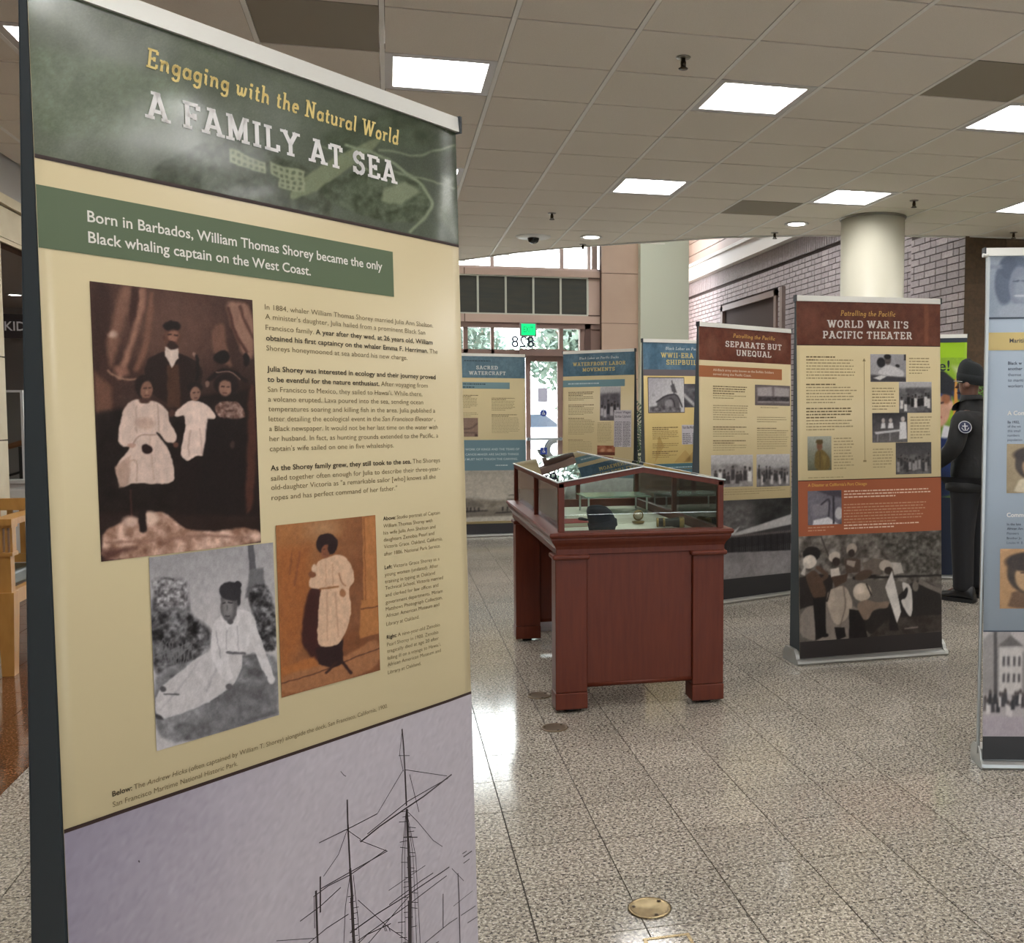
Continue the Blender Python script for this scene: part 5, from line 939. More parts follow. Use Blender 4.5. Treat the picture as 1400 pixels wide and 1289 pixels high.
B5.pic('printed_photograph', paint(Q1, 30, 22, (150, 92, 66), [('n', 18, 40, 4), ('e', 30, 50, 12, 20, 0, (196, 150, 118), 8), ('e', 70, 50, 14, 18, 0, (186, 140, 108), 8), ('p', [(0, 70), (100, 66), (100, 100), (0, 100)], (96, 52, 38), 8)]), ((.459, 1.065), (.687, .960)), .0012)
B5.flat('photo_band', (96, 122, 132), 0, .92, .72, .9, .0007)
B5.pic('printed_photograph', crowd(50, 36, 61), ((0, .72), (.92, .16)), .001); B5.flat('black_foot_band', (50, 50, 52), 0, .92, .034, .16, .001)

# ---------------------------------------------------------------- 6. WWII-ERA SHIPBUILDING
B6 = Banner('banner with blue header reading WWII-ERA SHIPBUILDING, half behind the SEPARATE BUT UNEQUAL banner', 2.2834, 8.8596, .2245, .0072, cream=(204, 180, 118))
header(B6, (82, 114, 136), (106, 136, 154), 51, extra=[('n', 60, 12, 9)])
B6.titles([('subtitle_lettering', 'Black Labor on Pacific Docks', (222, 226, 226), .23, 2.004, .50, .026, .15, .16, True), ('title_lettering', 'WWII-ERA', (226, 206, 130), .182, 1.932, .345, .044, .19, 0, True), ('title_lettering', 'SHIPBUILDING', (226, 206, 130), .237, 1.868, .50, .044, .19, 0, True)])
B6.flat('grey_band', (112, 104, 108), 0, .92, 1.765, 1.822, .0008)
B6.flat('photo_border', (70, 60, 66), .042, .424, 1.424, 1.752, .0009)
C = paint(Q1, 66, 56, (200, 198, 200), [('g', 0, 0, 60, 60, (176, 172, 180), (214, 212, 214)), ('p', [(22, 70), (44, 52), (78, 46), (88, 74), (86, 100), (24, 100)], (104, 100, 104), 3), ('l', [(22, 70), (50, 50), (80, 46), (94, 84)], 4, (60, 56, 60), 2), ('l', [(40, 96), (48, 64), (66, 58), (74, 80), (70, 98)], 3, (56, 52, 56), 2), ('e', 56, 76, 12, 14, 0, (150, 146, 150), 5), ('l', [(72, 44), (66, 8)], 2.5, (50, 46, 50), 1.5), ('p', [(62, 22), (72, 16), (80, 44), (66, 40)], (90, 86, 90), 3), ('pn', [(2, 84), (40, 80), (90, 88), (90, 100), (2, 100)], (110, 106, 110), 4, 6, 40, 3), ('p', [(10, 46), (18, 46), (18, 54), (10, 54)], (170, 168, 172), 2)])
B6.pic('printed_photograph', C, ((.048, 1.744), (.418, 1.431)), .0014, label='grey photograph of a ship hull on the slipway')
B6.pic('printed_photograph', paint(Q1, 40, 34, (90, 88, 94), [('n', 16, 34, 6), ('l', [(0, 40), (40, 100)], 10, (190, 188, 190), 3), ('e', 50, 40, 20, 14, 0, (60, 58, 64), 6)]), ((.402, 1.692), (.78, 1.474)), .0012)
microtext(B6, [(.08, .36, 1.30, 1.175, 2), (.08, .36, 1.15, 1.09, 0), (.075, .364, 1.078, 1.008, 2)], (150, 124, 76), (100, 80, 48))
newsprint(B6, 'printed_newspaper', ((.388, 1.312), (.60, 1.130)), ['Race Bias Must Be Lifted'], 17)
m = MB(); 
for (a, b_, c, d) in (((.10, .97), (.20, 1.12), (.16, 1.20), (.14, 1.2)), ((.30, .965), (.42, 1.08), (.5, 1.0), (.46, .965)), ((.40, .965), (.5, 1.06), (.56, 1.0), (.56, .965))): m.poly(B6.P(np.array([a[0], b_[0], c[0], d[0]]), np.array([a[1], b_[1], c[1], d[1]]), .0006))
put('printed_silhouette', m, pr('tan', (190, 160, 100)), B6.panel)
B6.flat('blue_band', (74, 112, 124), 0, .92, .62, .957, .0007)
microtext(B6, [(.2, .8, .93, .90, 1), (.3, .85, .86, .68, 0)], (150, 184, 190), (190, 210, 212))
B6.pic('printed_photograph', paint(Q1, 60, 40, (176, 150, 104), [('n', 40, 20, 4), ('p', [(0, 0), (40, 20), (90, 0)], (110, 130, 128), 6), ('p', [(10, 40), (60, 20), (90, 60)], (150, 128, 92), 6)]), ((0, .62), (.92, .16)), .001); B6.flat('black_foot_band', (50, 50, 52), 0, .92, .034, .16, .001)

# ---------------------------------------------------------------- 7. pale blue banner at the right edge
B7 = Banner('pale blue banner at the right edge with a faint portrait header and yellow stripe', 2.3288, 3.5707, -.2663, .0053, cream=(154, 166, 178), double=False, capw=.006)
WARP = .002; TONE = .04
C = paint(Q1, 260, 74, (152, 162, 176), [('g', 0, 0, 0, 100, (158, 166, 178), (150, 162, 176)), ('e', 8.2, 46, 4.2, 34, 0, (98, 108, 126), 1), ('e', 13.5, 28, 7, 24, 0, (98, 108, 126), 1), ('e', 10, 22, 4, 18, 0, (90, 100, 118), 1), ('e', 14.8, 52, 4.6, 32, 0, (134, 142, 158), .8), ('e', 15.6, 56, 3, 22, 0, (150, 158, 172), 1.5), ('p', [(6, 84), (12, 78), (20, 80), (28, 96), (28, 100), (4, 100)], (166, 174, 186), 4), ('p', [(0, 18), (7, 18), (7, 24), (0, 24)], (140, 148, 162), 2), ('l', [(12.6, 44), (14.2, 43)], 1.6, (66, 74, 92), .4), ('l', [(16.2, 43), (17.6, 44)], 1.6, (80, 88, 104), 1), ('l', [(13.6, 66), (17, 66)], 2.5, (214, 216, 220), 1), ('e', 21, 52, 2.6, 14, 0, (226, 228, 228), 1)])
WARP = .004; TONE = .12
B7.pic('header_band', C, ((0, HB - .001), (.92, 1.822)), .0008, label='faint portrait of a smiling child')
B7.flat('rule_line', (64, 72, 84), 0, .92, 1.818, 1.824, .0011)
B7.flat('yellow_stripe', (212, 188, 122), 0, .92, 1.692, 1.763, .0008)
m = MB(); text_rows(m, B7.P, [('b', 'Maritime')], .097, 1.722, 0, .0165, .0014); put('stripe_text', m, pr('slate', (70, 66, 70)), B7.panel)
m = MB(); m2 = MB()
for tx_, v, st_ in (('Black w', 1.634, 'b'), ('another', 1.612, 'b'), ('themse', 1.588, 'r'), ('to mariti', 1.566, 'r'), ('workers', 1.543, 'r'), ('By 1932,', 1.399, 'b'), ('of the wa', 1.382, 'r'), ('this small', 1.364, 'r'), ('numbers', 1.346, 'r'), ('population', 1.328, 'r'), ('In the late', .988, 'b'), ('African Am', .970, 'b'), ('Pioneers', .951, 'r'), ('Brother Jo', .932, 'r'), ('Louise H. B', .913, 'r')):
    text_rows(m, B7.P, [(st_, tx_)], .0915, v, 0, .0122 if v > 1.5 else .0095, .0014)
put('body_text', m, pr('slate ink', (72, 78, 90)), B7.panel, kind='stuff')
for tx_, v in (('A Com', 1.432), ('Commu', 1.022)): text_rows(m2, B7.P, [('s', tx_)], .0905, v, 0, .0165, .0014)
put('section_lettering', m2, pr('white', (234, 230, 220)), B7.panel)
def portrait(nx, ny, dress, bg, seed, cx):
    return paint(Q1, nx, ny, bg, [('g', 0, 0, 60, 100, bg, tuple(v * .85 for v in bg)), ('p', [(8, 100), (12, 84), (cx - 18, 70), (cx + 10, 70), (94, 84), (98, 100)], dress, 3), ('e', cx, 40, 24, 34, 0, (64, 50, 38), 3), ('e', cx + 2, 46, 17, 27, 0, (184, 150, 112), 3), ('e', cx - 2, 22, 24, 16, 0, (56, 42, 32), 4), ('l', [(cx - 8, 40), (cx - 2, 40)], 2, (70, 50, 38), 1), ('l', [(cx + 6, 40), (cx + 12, 40)], 2, (70, 50, 38), 1), ('l', [(cx + 2, 44), (cx + 1, 52)], 1.4, (140, 108, 80), 1), ('l', [(cx - 4, 60), (cx + 6, 60)], 2, (120, 76, 60), 1), ('n', 8, 8, seed)])
B7.pic('printed_photograph', portrait(110, 74, (206, 192, 162), (168, 148, 114), 3, 34), ((.089, 1.316), (.42, 1.118)), .0012, label='sepia portrait of a woman with short curled hair')
B7.pic('printed_photograph', portrait(110, 80, (104, 78, 56), (190, 148, 104), 5, 32), ((.065, .893), (.42, .651)), .0012, label='orange sepia portrait of a woman with a braid')
sh = [('g', 0, 0, 0, 100, (186, 178, 176), (170, 162, 162)), ('p', [(0, 8), (4, 0), (12, 0), (12, 60), (0, 60)], (150, 144, 142), 1), ('p', [(4.5, 0), (6, 0), (6.4, 66), (4.8, 66)], (84, 80, 80), .4), ('p', [(7, 14), (12, 6), (17, 14), (17, 60), (7, 60)], (196, 190, 186), .6), ('p', [(6, 15), (12, 4), (18, 15)], (104, 98, 96), .6), ('p', [(17, 20), (30, 10), (100, 6), (100, 60), (17, 60)], (138, 132, 130), 1)]
for x in (8.5, 10.5, 13, 15.2, 21, 25, 30, 36): 
    for y in (24, 40): sh.append(('p', [(x, y), (x + 1.1, y), (x + 1.1, y + 9), (x, y + 9)], (86, 80, 82), .4))
r_ = random.Random(9)
for k in range(90): x = 1 + k * 1.1; y = 74 - r_.random() * 14; c = r_.choice([(40, 38, 40), (206, 200, 198), (90, 84, 84), (60, 56, 58)]); sh += [('p', [(x - .9, y + 8), (x - .7, y - 2), (x + .7, y - 2), (x + .9, y + 8)], c, .4), ('e', x, y - 4, .6, 2.4, 0, (70, 62, 60), .4)]
sh += [('p', [(0, 80), (100, 90), (100, 100), (0, 100)], (170, 160, 166), .8)]
B7.pic('printed_photograph', paint(Q1, 260, 74, (180, 172, 170), sh), ((0, .560), (.92, .130)), .001, label='photograph of a crowd standing before wooden houses')
B7.flat('rule_line', (64, 72, 84), 0, .92, .556, .562, .0012)
B7.flat('black_foot_band', (48, 46, 46), 0, .92, .034, .130, .001)
put('side_post', MB().box(-.014, -.003, .03, .045, .05, 2.06), M_ALU, B7.root)
put('rail_hook', MB().tube([(-.024, .06, 2.07), (-.002, .06, 2.07)], .008, 12), M_ALU2, B7.root)

# ---------------------------------------------------------------- 8. green banner behind the guard
B8 = Banner('lime green banner with a graduate photograph and the letters e!, behind the standing guard', 4.02, 8.05, -.436, 0, .85, double=False, cream=(150, 190, 40))
B8.flat('header_band', (52, 62, 76), 0, .85, 2.03, 2.075, .0008)
m = MB(); text_rows(m, B8.P, [('b', 'e!')], .62, 1.79, .09, .085, .0014); put('title_lettering', m, pr('dark slate', (40, 50, 50)), B8.panel)
C = paint(Q1, 150, 220, (150, 190, 40), [('p', [(20, 50), (56, 44), (82, 44), (100, 50), (100, 62), (10, 62)], (120, 150, 60), 6), ('e', 69, 36, 14, 14, 0, (214, 166, 140), 2), ('e', 83.5, 33.5, 2.4, 3.6, 0, (222, 176, 152), 1), ('e', 66, 44, 8, 5, 0, (226, 180, 156), 3), ('p', [(54, 20), (84, 24), (84, 31), (78, 27), (54, 30)], (66, 76, 132), 1.5), ('e', 78, 29, 5, 4, 0, (164, 104, 70), 2), ('p', [(40, 16), (72, 9), (76, 9.6), (94, 20), (92, 29), (84, 27), (50, 22)], (34, 34, 40), 1), ('p', [(84, 24), (94, 22), (95, 30), (86, 30)], (40, 48, 84), 2), ('l', [(71, 32.5), (75, 32)], 1.2, (60, 40, 40), 1), ('l', [(63, 41), (73, 42.5)], 1.4, (190, 96, 96), 1), ('p', [(87.6, 15), (89.6, 15), (92, 41), (86, 41)], (222, 152, 62), 1), ('p', [(84, 6), (96, 6), (100, 16), (94, 18)], (200, 214, 150), 4), ('p', [(76, 48), (88, 50), (84, 62), (72, 60)], (230, 230, 236), 1.5), ('p', [(10, 62), (56, 52), (74, 58), (100, 56), (100, 100), (0, 100)], (34, 50, 96), 2), ('e', 30, 92, 60, 16, 0, (24, 34, 60), 6)])
B8.pic('printed_photograph', C, ((.10, 1.90), (.849, .70)), .001, label='printed photograph of a graduate in a dark mortarboard with an orange tassel')
B8.flat('dark_foot_band', (30, 36, 52), 0, .85, .034, .70, .001)

# ================================================================ GLASS DISPLAY CASE
M_WOOD = mat('red cherry wood', (100, 45, 27), .42, noise=(9, (88, 37, 22), (6, 6, .6)), spec=.3)
M_WOODD = mat('dark cherry wood', (88, 38, 26), .4, noise=(9, (76, 32, 22), (6, 6, .6)), coat=.2)
M_RUB = mat('black rubber', (20, 20, 20), .6)
case = thing('display_case', 'reddish wooden display case with gabled glass top on two end pedestals', 'display case', (1.18, 5.57, 0))
def CB(name, boxes, m, par=None, bw=.004, **kw):
    mb = MB()
    for b in boxes: mb.box(b[0] - 1.18, b[1] - 1.18, b[2] - 5.57, b[3] - 5.57, b[4], b[5])
    o = put(name, mb, m, par or case, **kw); return bev(o, bw) if bw else o
for ya, yb, sgn in ((4.69, 4.81, 1), (6.23, 6.35, 1)):
    yf = ya
    for xa, xb in ((.759, .912), (1.441, 1.600)):
        CB('pilaster', [(xa, xb, ya, yb, .10, .745)], M_WOOD); CB('foot_block', [(xa - .002, xb + .002, ya - .002, yb + .002, .018, .098)], M_WOOD)
        CB('pilaster_cap', [(xa - .014, xb + .014, ya - .016, yb + .005, .742, .766)], M_WOOD, bw=.009)
        g = MB().lathe([(.03, 0), (.032, .006), (.02, .012), (.02, .02)], ((xa + xb) / 2 - 1.18, (ya + yb) / 2 - 5.57, 0), 16); put('glide', g, M_RUB, case)
    CB('recessed_panel', [(.912, 1.441, ya + .018, yb - .018, .135, .765)], M_WOOD)
    r = MB().tube([(.912 - 1.18, ya + .03 - 5.57, .128), (1.441 - 1.18, ya + .03 - 5.57, .128)], .014, 12).box(.912 - 1.18, 1.441 - 1.18, ya + .03 - 5.57, yb - .02 - 5.57, .116, .14); put('bottom_rail', r, M_WOOD, case)
CB('apron', [(.765, 1.606, 4.70, 6.44, .766, .80)], M_WOOD)
# flared moulding and ledge, swept round the case
prof = [(-.0, .766), (-.002, .785), (.006, .806), (.020, .824), (.026, .838), (.026, .846), (.034, .852), (.037, .862), (.032, .872), (-.028, .876), (-.034, .872), (-.034, .83), (-.034, .766)]
m = MB()
for (xa, ya), (xb, yb), (ox, oy), (px_, py_) in (((.765, 4.70), (1.606, 4.70), (0, -1), 0 or (1, 0)), ((1.606, 4.70), (1.606, 6.44), (1, 0), (0, 1)), ((1.606, 6.44), (.765, 6.44), (0, 1), (-1, 0)), ((.765, 6.44), (.765, 4.70), (-1, 0), (0, -1))):
    r1 = [(xa + ox * o - px_ * o - 1.18, ya + oy * o - py_ * o - 5.57, z) for o, z in prof]; r2 = [(xb + ox * o + px_ * o - 1.18, yb + oy * o + py_ * o - 5.57, z) for o, z in prof]
    m.loft([r1, r2], smooth=False)
put('ledge_moulding', m, M_WOOD, case)
CB('display_deck', [(.79, 1.58, 4.73, 6.41, .80, .826)], mat('cream display cloth', (232, 228, 214), .85))
PX0, PX1, PY0, PY1 = .776, 1.600, 4.70, 6.44; ZE, ZR = 1.108, 1.178; XR = 1.19; PW = .030
for x in (PX0, PX1 - PW):
    for y in (PY0, (PY0 + PY1) / 2 - .06, PY1 - PW): CB('glass_frame_post', [(x, x + PW, y, y + PW, .872, ZE - .022)], M_WOOD, bw=.003)
    CB('eave_rail', [(x, x + PW, PY0, PY1, ZE - .026, ZE - .002)], M_WOOD, bw=.003)
CB('gable_post', [(XR - .013, XR + .013, PY1 - PW, PY1, .872, ZR - .03)], M_WOOD, bw=.003)
for y in (PY0, PY1 - PW):
    m = MB()
    for xa, za, xb, zb in ((PX0, ZE, XR, ZR), (XR, ZR, PX1, ZE)):
        a, b, c, d = (xa, y, za - .026), (xb, y, zb - .026), (xb, y + PW, zb - .026), (xa, y + PW, za - .026); t_ = lambda p: (p[0] - 1.18, p[1] - 5.57, p[2] + .024)
        m.hexa([(p[0] - 1.18, p[1] - 5.57, p[2]) for p in (a, b, c, d)] + [t_(p) for p in (a, b, c, d)])
    put('gable_rail', m, M_WOOD, case)
CG = glass_mat('case glass', (246, 251, 248)); M_EDGE = mat('pale glass edge', (222, 228, 224), .25)
for x in (PX0 + .012, PX1 - .018): CB('side_glass', [(x, x + .005, PY0 + PW, PY1 - PW, .874, ZE - .02)], CG, bw=0)
for y in (PY0 + .012, PY1 - .018):
    m = MB(); pts = [(PX0 + PW, .874), (PX1 - PW, .874), (PX1 - PW, ZE - .02), (XR, ZR - .02), (PX0 + PW, ZE - .02)]
    m.loft([[(p[0] - 1.18, y - 5.57, p[1]) for p in pts], [(p[0] - 1.18, y + .005 - 5.57, p[1]) for p in pts]], smooth=False); put('gable_glass', m, CG, case)
for xa, za, xb, zb in ((PX0 - .004, ZE, XR, ZR), (PX1 + .004, ZE, XR, ZR)):
    m = MB(); lo, hi = (xa, xb)
    m.hexa([(xa - 1.18, PY0 - .004 - 5.57, za), (xb - 1.18, PY0 - .004 - 5.57, zb), (xb - 1.18, PY1 + .004 - 5.57, zb), (xa - 1.18, PY1 + .004 - 5.57, za), (xa - 1.18, PY0 - .004 - 5.57, za + .005), (xb - 1.18, PY0 - .004 - 5.57, zb + .005), (xb - 1.18, PY1 + .004 - 5.57, zb + .005), (xa - 1.18, PY1 + .004 - 5.57, za + .005)])
    o = put('roof_glass', m, CG, case)
    e = MB()
    for y0_, y1_ in ((PY0 - .006, PY0 - .0035), (PY1 + .0035, PY1 + .006)): e.hexa([(xa - 1.18, y0_ - 5.57, za), (xb - 1.18, y0_ - 5.57, zb), (xb - 1.18, y1_ - 5.57, zb), (xa - 1.18, y1_ - 5.57, za), (xa - 1.18, y0_ - 5.57, za + .0055), (xb - 1.18, y0_ - 5.57, zb + .0055), (xb - 1.18, y1_ - 5.57, zb + .0055), (xa - 1.18, y1_ - 5.57, za + .0055)])
    s_ = -1 if xa < XR else 1
    e.box(xa + s_ * .0 - .003 - 1.18, xa + .003 - 1.18, PY0 - .006 - 5.57, PY1 + .006 - 5.57, za, za + .006)
    put('glass_edge', e, M_EDGE, o)
put('ridge_edge', MB().box(XR - .004 - 1.18, XR + .004 - 1.18, PY0 - .006 - 5.57, PY1 + .006 - 5.57, ZR + .002, ZR + .008), M_EDGE, case)
# things inside, on the deck (z .826)
ZD = .826
t = thing('cap', 'navy blue knitted watch cap standing on the deck inside the glass case', 'cap', (1.06, 5.10, ZD), .2)
M_KNIT = mat('navy knit wool', (28, 34, 50), .9, bump=(260, .5))
m = MB(); R = []
for k, (rx, ry, z, ox) in enumerate(((.062, .05, .0, .02), (.070, .055, .02, .018), (.073, .057, .05, .012), (.072, .056, .08, .004), (.066, .05, .105, -.006), (.052, .04, .125, -.016), (.03, .024, .134, -.022))): R.append([(ox + rx * math.cos(a), ry * math.sin(a), z) for a in [2 * math.pi * i / 24 for i in range(24)]])
put('crown', m.loft(R), M_KNIT, t)
put('folded_brim', MB().loft([[(ox + rx * math.cos(a), ry * math.sin(a), z + .012 * math.cos(a)) for a in [2 * math.pi * i / 24 for i in range(24)]] for rx, ry, z, ox in ((.064, .053, .014, .02), (.077, .062, .016, .019), (.079, .063, .05, .013), (.070, .056, .054, .012))], cap=False), M_KNIT, t)
put('visor', MB().loft([[(-.07 - .045 * math.cos(a) * .8 - .01, .05 * math.sin(a), .062 + dz) for a in [-math.pi / 2 + math.pi * i / 12 for i in range(13)]] for dz in (0, .008)], smooth=False), M_KNIT, t)
t = thing('book', 'red covered booklet lying behind the navy cap in the case', 'book', (.965, 5.40, ZD), .1)
put('pages', MB().box(-.078, .078, -.098, .098, .002, .02), mat('page paper', (226, 220, 200), .8), t); put('cover', MB().box(-.08, .08, -.1, .1, .02, .023).box(-.08, .08, -.1, .1, 0, .002).box(-.08, -.078, -.1, .1, 0, .023), mat('red cloth cover', (166, 58, 58), .6), t)
M_PAP = mat('old paper', (228, 224, 208), .8); M_PAP2 = mat('blue white card', (210, 222, 232), .6)
for x, y, w, h, rz, mt_, lab, g_ in ((1.02, 4.86, .26, .16, .1, mat('grey green paper', (150, 160, 150), .8), 'grey green sheet under the navy cap at the front of the case', None), (1.32, 5.0, .30, .2, -.1, M_PAP, 'cream document lying right of the navy cap', None),
                          (1.36, 5.55, .32, .24, .25, M_PAP, 'cream open document behind the brass compass', None), (1.43, 4.88, .12, .08, .5, M_PAP2, 'small pale blue card in front of the binoculars', None), (1.0, 5.8, .26, .34, -.15, M_PAP, 'cream document at the back left of the case deck', None)):
    t = thing('document', lab, 'paper', (x, y, ZD), rz); put('sheet', MB().box(-w / 2, w / 2, -h / 2, h / 2, 0, .0025), mt_, t)
    l = MB(); dashes(l, lambda u, v, off: np.stack([np.asarray(u, float), np.asarray(v, float), np.full(np.shape(u), .0028)], -1), -w * .4, w * .4, h * .4, -h * .4, .014, .003, 0, 3); put('written_lines', l, mat('faded ink', (150, 140, 120), .8), t)
t = thing('binoculars', 'small black and brass binoculars lying in the right front of the case', 'binoculars', (1.47, 5.17, ZD + .026), -.25)
M_BRASS = mat('old brass', (150, 128, 84), .3, metal=.9); M_LEA = mat('black leather', (26, 24, 22), .5)
for y in (-.034, .034):
    put('barrel', MB().lathe([(.016, -.075), (.019, -.07), (.020, -.045), (.018, -.04), (.018, .0), (.022, .01), (.026, .05), (.026, .06)], (0, y, 0), 18, 'x'), M_LEA, t)
    put('brass_ring', MB().lathe([(.0265, .038), (.028, .042), (.028, .06), (.0265, .064)], (0, y, 0), 18, 'x').lathe([(.019, -.05), (.021, -.048), (.021, -.04), (.019, -.038)], (0, y, 0), 18, 'x').lathe([(.02, -.084), (.022, -.08), (.02, -.072)], (0, y, 0), 18, 'x'), M_BRASS, t)
put('bridge', MB().box(.02, .032, -.034, .034, -.006, .006).box(-.045, -.035, -.034, .034, -.006, .006).tube([(-.05, 0, 0), (.035, 0, 0)], .007, 10), M_BRASS, t)
t = thing('compass', 'small round brass instrument lying on the papers behind the cap and binoculars', 'compass', (1.33, 5.36, ZD))
put('dial', MB().lathe([(.0, .004), (.03, .004), (.034, .01), (.034, .016), (.028, .018), (.0, .018)], n=24), M_BRASS, t)
put('upright_ring', MB().tube([(.026 * math.cos(a), 0, .048 + .026 * math.sin(a)) for a in [2 * math.pi * i / 20 for i in range(21)]], .004, 8), M_BRASS, t); put('rose', MB().lathe([(0, -.002), (.022, -.002), (.022, .002), (0, .002)], (0, 0, .048), 18, 'y'), mat('ivory dial', (206, 190, 160), .5), t)
t = thing('easel', 'white sloped photo easel strip at the left rear inside the case', 'easel', (.93, 5.75, ZD), .4)
put('strut', MB().hexa([(-.06, -.02, 0), (-.02, -.02, 0), (-.02, .02, 0), (-.06, .02, 0), (.06, -.005, .19), (.09, -.005, .19), (.09, .01, .19), (.06, .01, .19)]), M_EDGE, t); put('easel_foot', MB().box(-.08, .06, -.03, .03, 0, .008), M_EDGE, t)
t = thing('glass_tray', 'thin greenish glass shelf standing on clear legs at the rear of the case', 'shelf', (1.34, 6.05, ZD))
put('glass_shelf', MB().box(-.2, .2, -.16, .16, .10, .108), mat('green glass edge', (150, 180, 160), .15), t)
for x in (-.18, .18):
    for y in (-.14, .14): put('leg', MB().lathe([(.006, 0), (.006, .10)], (x, y, 0), 8), M_EDGE, t)
t = thing('power_plate', 'white metal outlet box on the floor behind the rear pedestal of the case', 'outlet box', (1.02, 6.55, 0)); put('box_body', MB().box(-.09, .09, -.05, .05, 0, .14), mat('bright white metal', (236, 240, 246), .3), t); put('cover_plate', MB().box(-.07, .07, -.056, -.05, .02, .12), mat('pale grey plate', (206, 212, 222), .3), t)

# ---------------------------------------------------------------- brass floor covers
M_FB = mat('polished floor brass', (184, 164, 126), .26, metal=.85, noise=(40, (150, 132, 98), (1, 1, 1)))
M_FBD = mat('dulled floor brass', (120, 104, 84), .35, metal=.7)
for x, y, lab, mt_ in ((.721, 2.766, 'round brass floor cover nearest the camera', M_FB), (.719, 4.488, 'round dull brass floor cover by the front foot of the glass case', M_FBD), (.726, 5.02, 'round dull brass floor cover beside the left side of the glass case', M_FBD)):
    t = thing('floor_cover', lab, 'floor outlet', (x, y, 0), .3, 'round brass floor covers')
    put('rim', MB().lathe([(.062, 0), (.064, .0035), (.057, .005), (.052, .003)], n=40, cap=False), mt_, t); put('plate', MB().lathe([(.0, .0015), (.045, .0028), (.0525, .0032)], n=40, cap=False), mt_, t)
    for k in range(3): a = 2.1 * k + .4; put('screw', MB().lathe([(.0, .0052), (.005, .005), (.006, .003)], (.047 * math.cos(a), .047 * math.sin(a), 0), 10, cap=False), M_BRONZE, t)
t = thing('floor_hatch', 'square brass framed floor hatch with a stone inlay at the bottom edge of the picture', 'floor outlet', (.725, 2.535, 0), 0)
put('frame', MB().box(-.066, .066, .058, .068, 0, .003).box(-.066, .066, -.068, -.058, 0, .003).box(-.066, -.056, -.058, .058, 0, .003).box(.056, .066, -.058, .058, 0, .003), M_FB, t); put('stone_inlay', MB().box(-.056, .056, -.058, .058, 0, .0015), G_L, t)

# ================================================================ STANDING GUARD
def skin(name, verts, edges, m, parent, sub=2, root=0, loc=None):
    me = bpy.data.meshes.new(name); me.from_pydata([v[0] for v in verts], edges, []); me.materials.append(m)
    o = bpy.data.objects.new(name, me); COL.objects.link(o); o.parent = parent
    if loc: o.location = loc
    md = o.modifiers.new('skin', 'SKIN'); md.use_smooth_shade = True; md.branch_smoothing = .4
    for i, v in enumerate(verts):
        r = v[1]; me.skin_vertices[0].data[i].radius = (r, r) if not isinstance(r, tuple) else r; me.skin_vertices[0].data[i].use_root = (i == root)
    s = o.modifiers.new('sub', 'SUBSURF'); s.levels = sub; s.render_levels = sub; return o
per = thing('person', 'person in a black beanie, dark jacket and dark trousers standing with back turned, looking left', 'person', (4.31, 6.85, 0), .62)
# local axes: person faces +y, x to their right. rz turns them to face up-left
M_SKIN = mat('brown skin', (112, 76, 60), .5); M_JK = mat('black jacket cloth', (30, 29, 29), .8, noise=(7, (22, 22, 22), (1, 1, 1)), bump=(14, .6)); M_TR = mat('dark trousers cloth', (16, 16, 20), .8, bump=(12, .6)); M_SHINE = mat('blue grey nylon trim', (70, 78, 96), .35)
bv = [((0, 0, .98), (.13, .10)), ((0, 0, 1.15), (.12, .10)), ((0, .0, 1.36), (.15, .10)), ((0, 0, 1.47), (.07, .06)), ((0, .01, 1.53), (.05, .05)), ((0, .03, 1.60), (.065, .08)), ((0, .02, 1.71), (.072, .09)), ((0, .015, 1.775), (.04, .05)),
      ((-.19, 0, 1.40), .055), ((-.25, .02, 1.16), .043), ((-.20, .20, 1.03), .034), ((-.17, .28, 1.01), .028), ((.19, 0, 1.40), .055), ((.25, .0, 1.14), .043), ((.25, .06, .92), .034), ((.25, .08, .86), .028),
      ((-.09, 0, .90), .085), ((-.10, .01, .50), .055), ((-.10, -.01, .10), .038), ((-.11, .13, .035), .035), ((.09, 0, .90), .085), ((.11, .0, .50), .055), ((.13, -.03, .10), .038), ((.15, .10, .035), .035)]
be = [(0, 1), (1, 2), (2, 3), (3, 4), (4, 5), (5, 6), (6, 7), (2, 8), (8, 9), (9, 10), (10, 11), (2, 12), (12, 13), (13, 14), (14, 15), (0, 16), (16, 17), (17, 18), (18, 19), (0, 20), (20, 21), (21, 22), (22, 23)]
# five fingers on each hand, chained from the palm
for (px_, py_, pz_), dr_, ix in (((-.17, .28, 1.01), (.25, .95, -.15), 11), ((.25, .08, .86), (0, .25, -.97), 15)):
    d = Vector(dr_).normalized(); side = Vector((1, 0, 0)) if ix == 15 else Vector((0, -.1, 1)); side = (side - d * side.dot(d)).normalized(); nrm = d.cross(side)
    for f, (off, ln) in enumerate(((-.030, .062), (-.011, .075), (.009, .072), (.028, .058))):
        k = len(bv); p0 = Vector((px_, py_, pz_)) + side * off + d * .045; p1 = p0 + d * ln * .5; p2 = p1 + (d * .8 - nrm * .5).normalized() * ln * .55
        bv += [(tuple(p0), .010), (tuple(p1), .0092), (tuple(p2), .008)]; be += [(ix, k), (k, k + 1), (k + 1, k + 2)]
    k = len(bv); p0 = Vector((px_, py_, pz_)) + side * -.035 + d * .01 - nrm * .012; p1 = p0 + (d * .7 - side * .7).normalized() * .035; p2 = p1 + d * .03
    bv += [(tuple(p0), .012), (tuple(p1), .0105), (tuple(p2), .009)]; be += [(ix, k), (k, k + 1), (k + 1, k + 2)]
body = skin('body', bv, be, M_SKIN, per)
put('nose', MB().loft([[(-.012, .105, 1.615), (.012, .105, 1.615), (.005, .10, 1.665), (-.005, .10, 1.665)], [(-.008, .135, 1.622), (.008, .135, 1.622), (.003, .108, 1.66), (-.003, .108, 1.66)]]), M_SKIN, body)
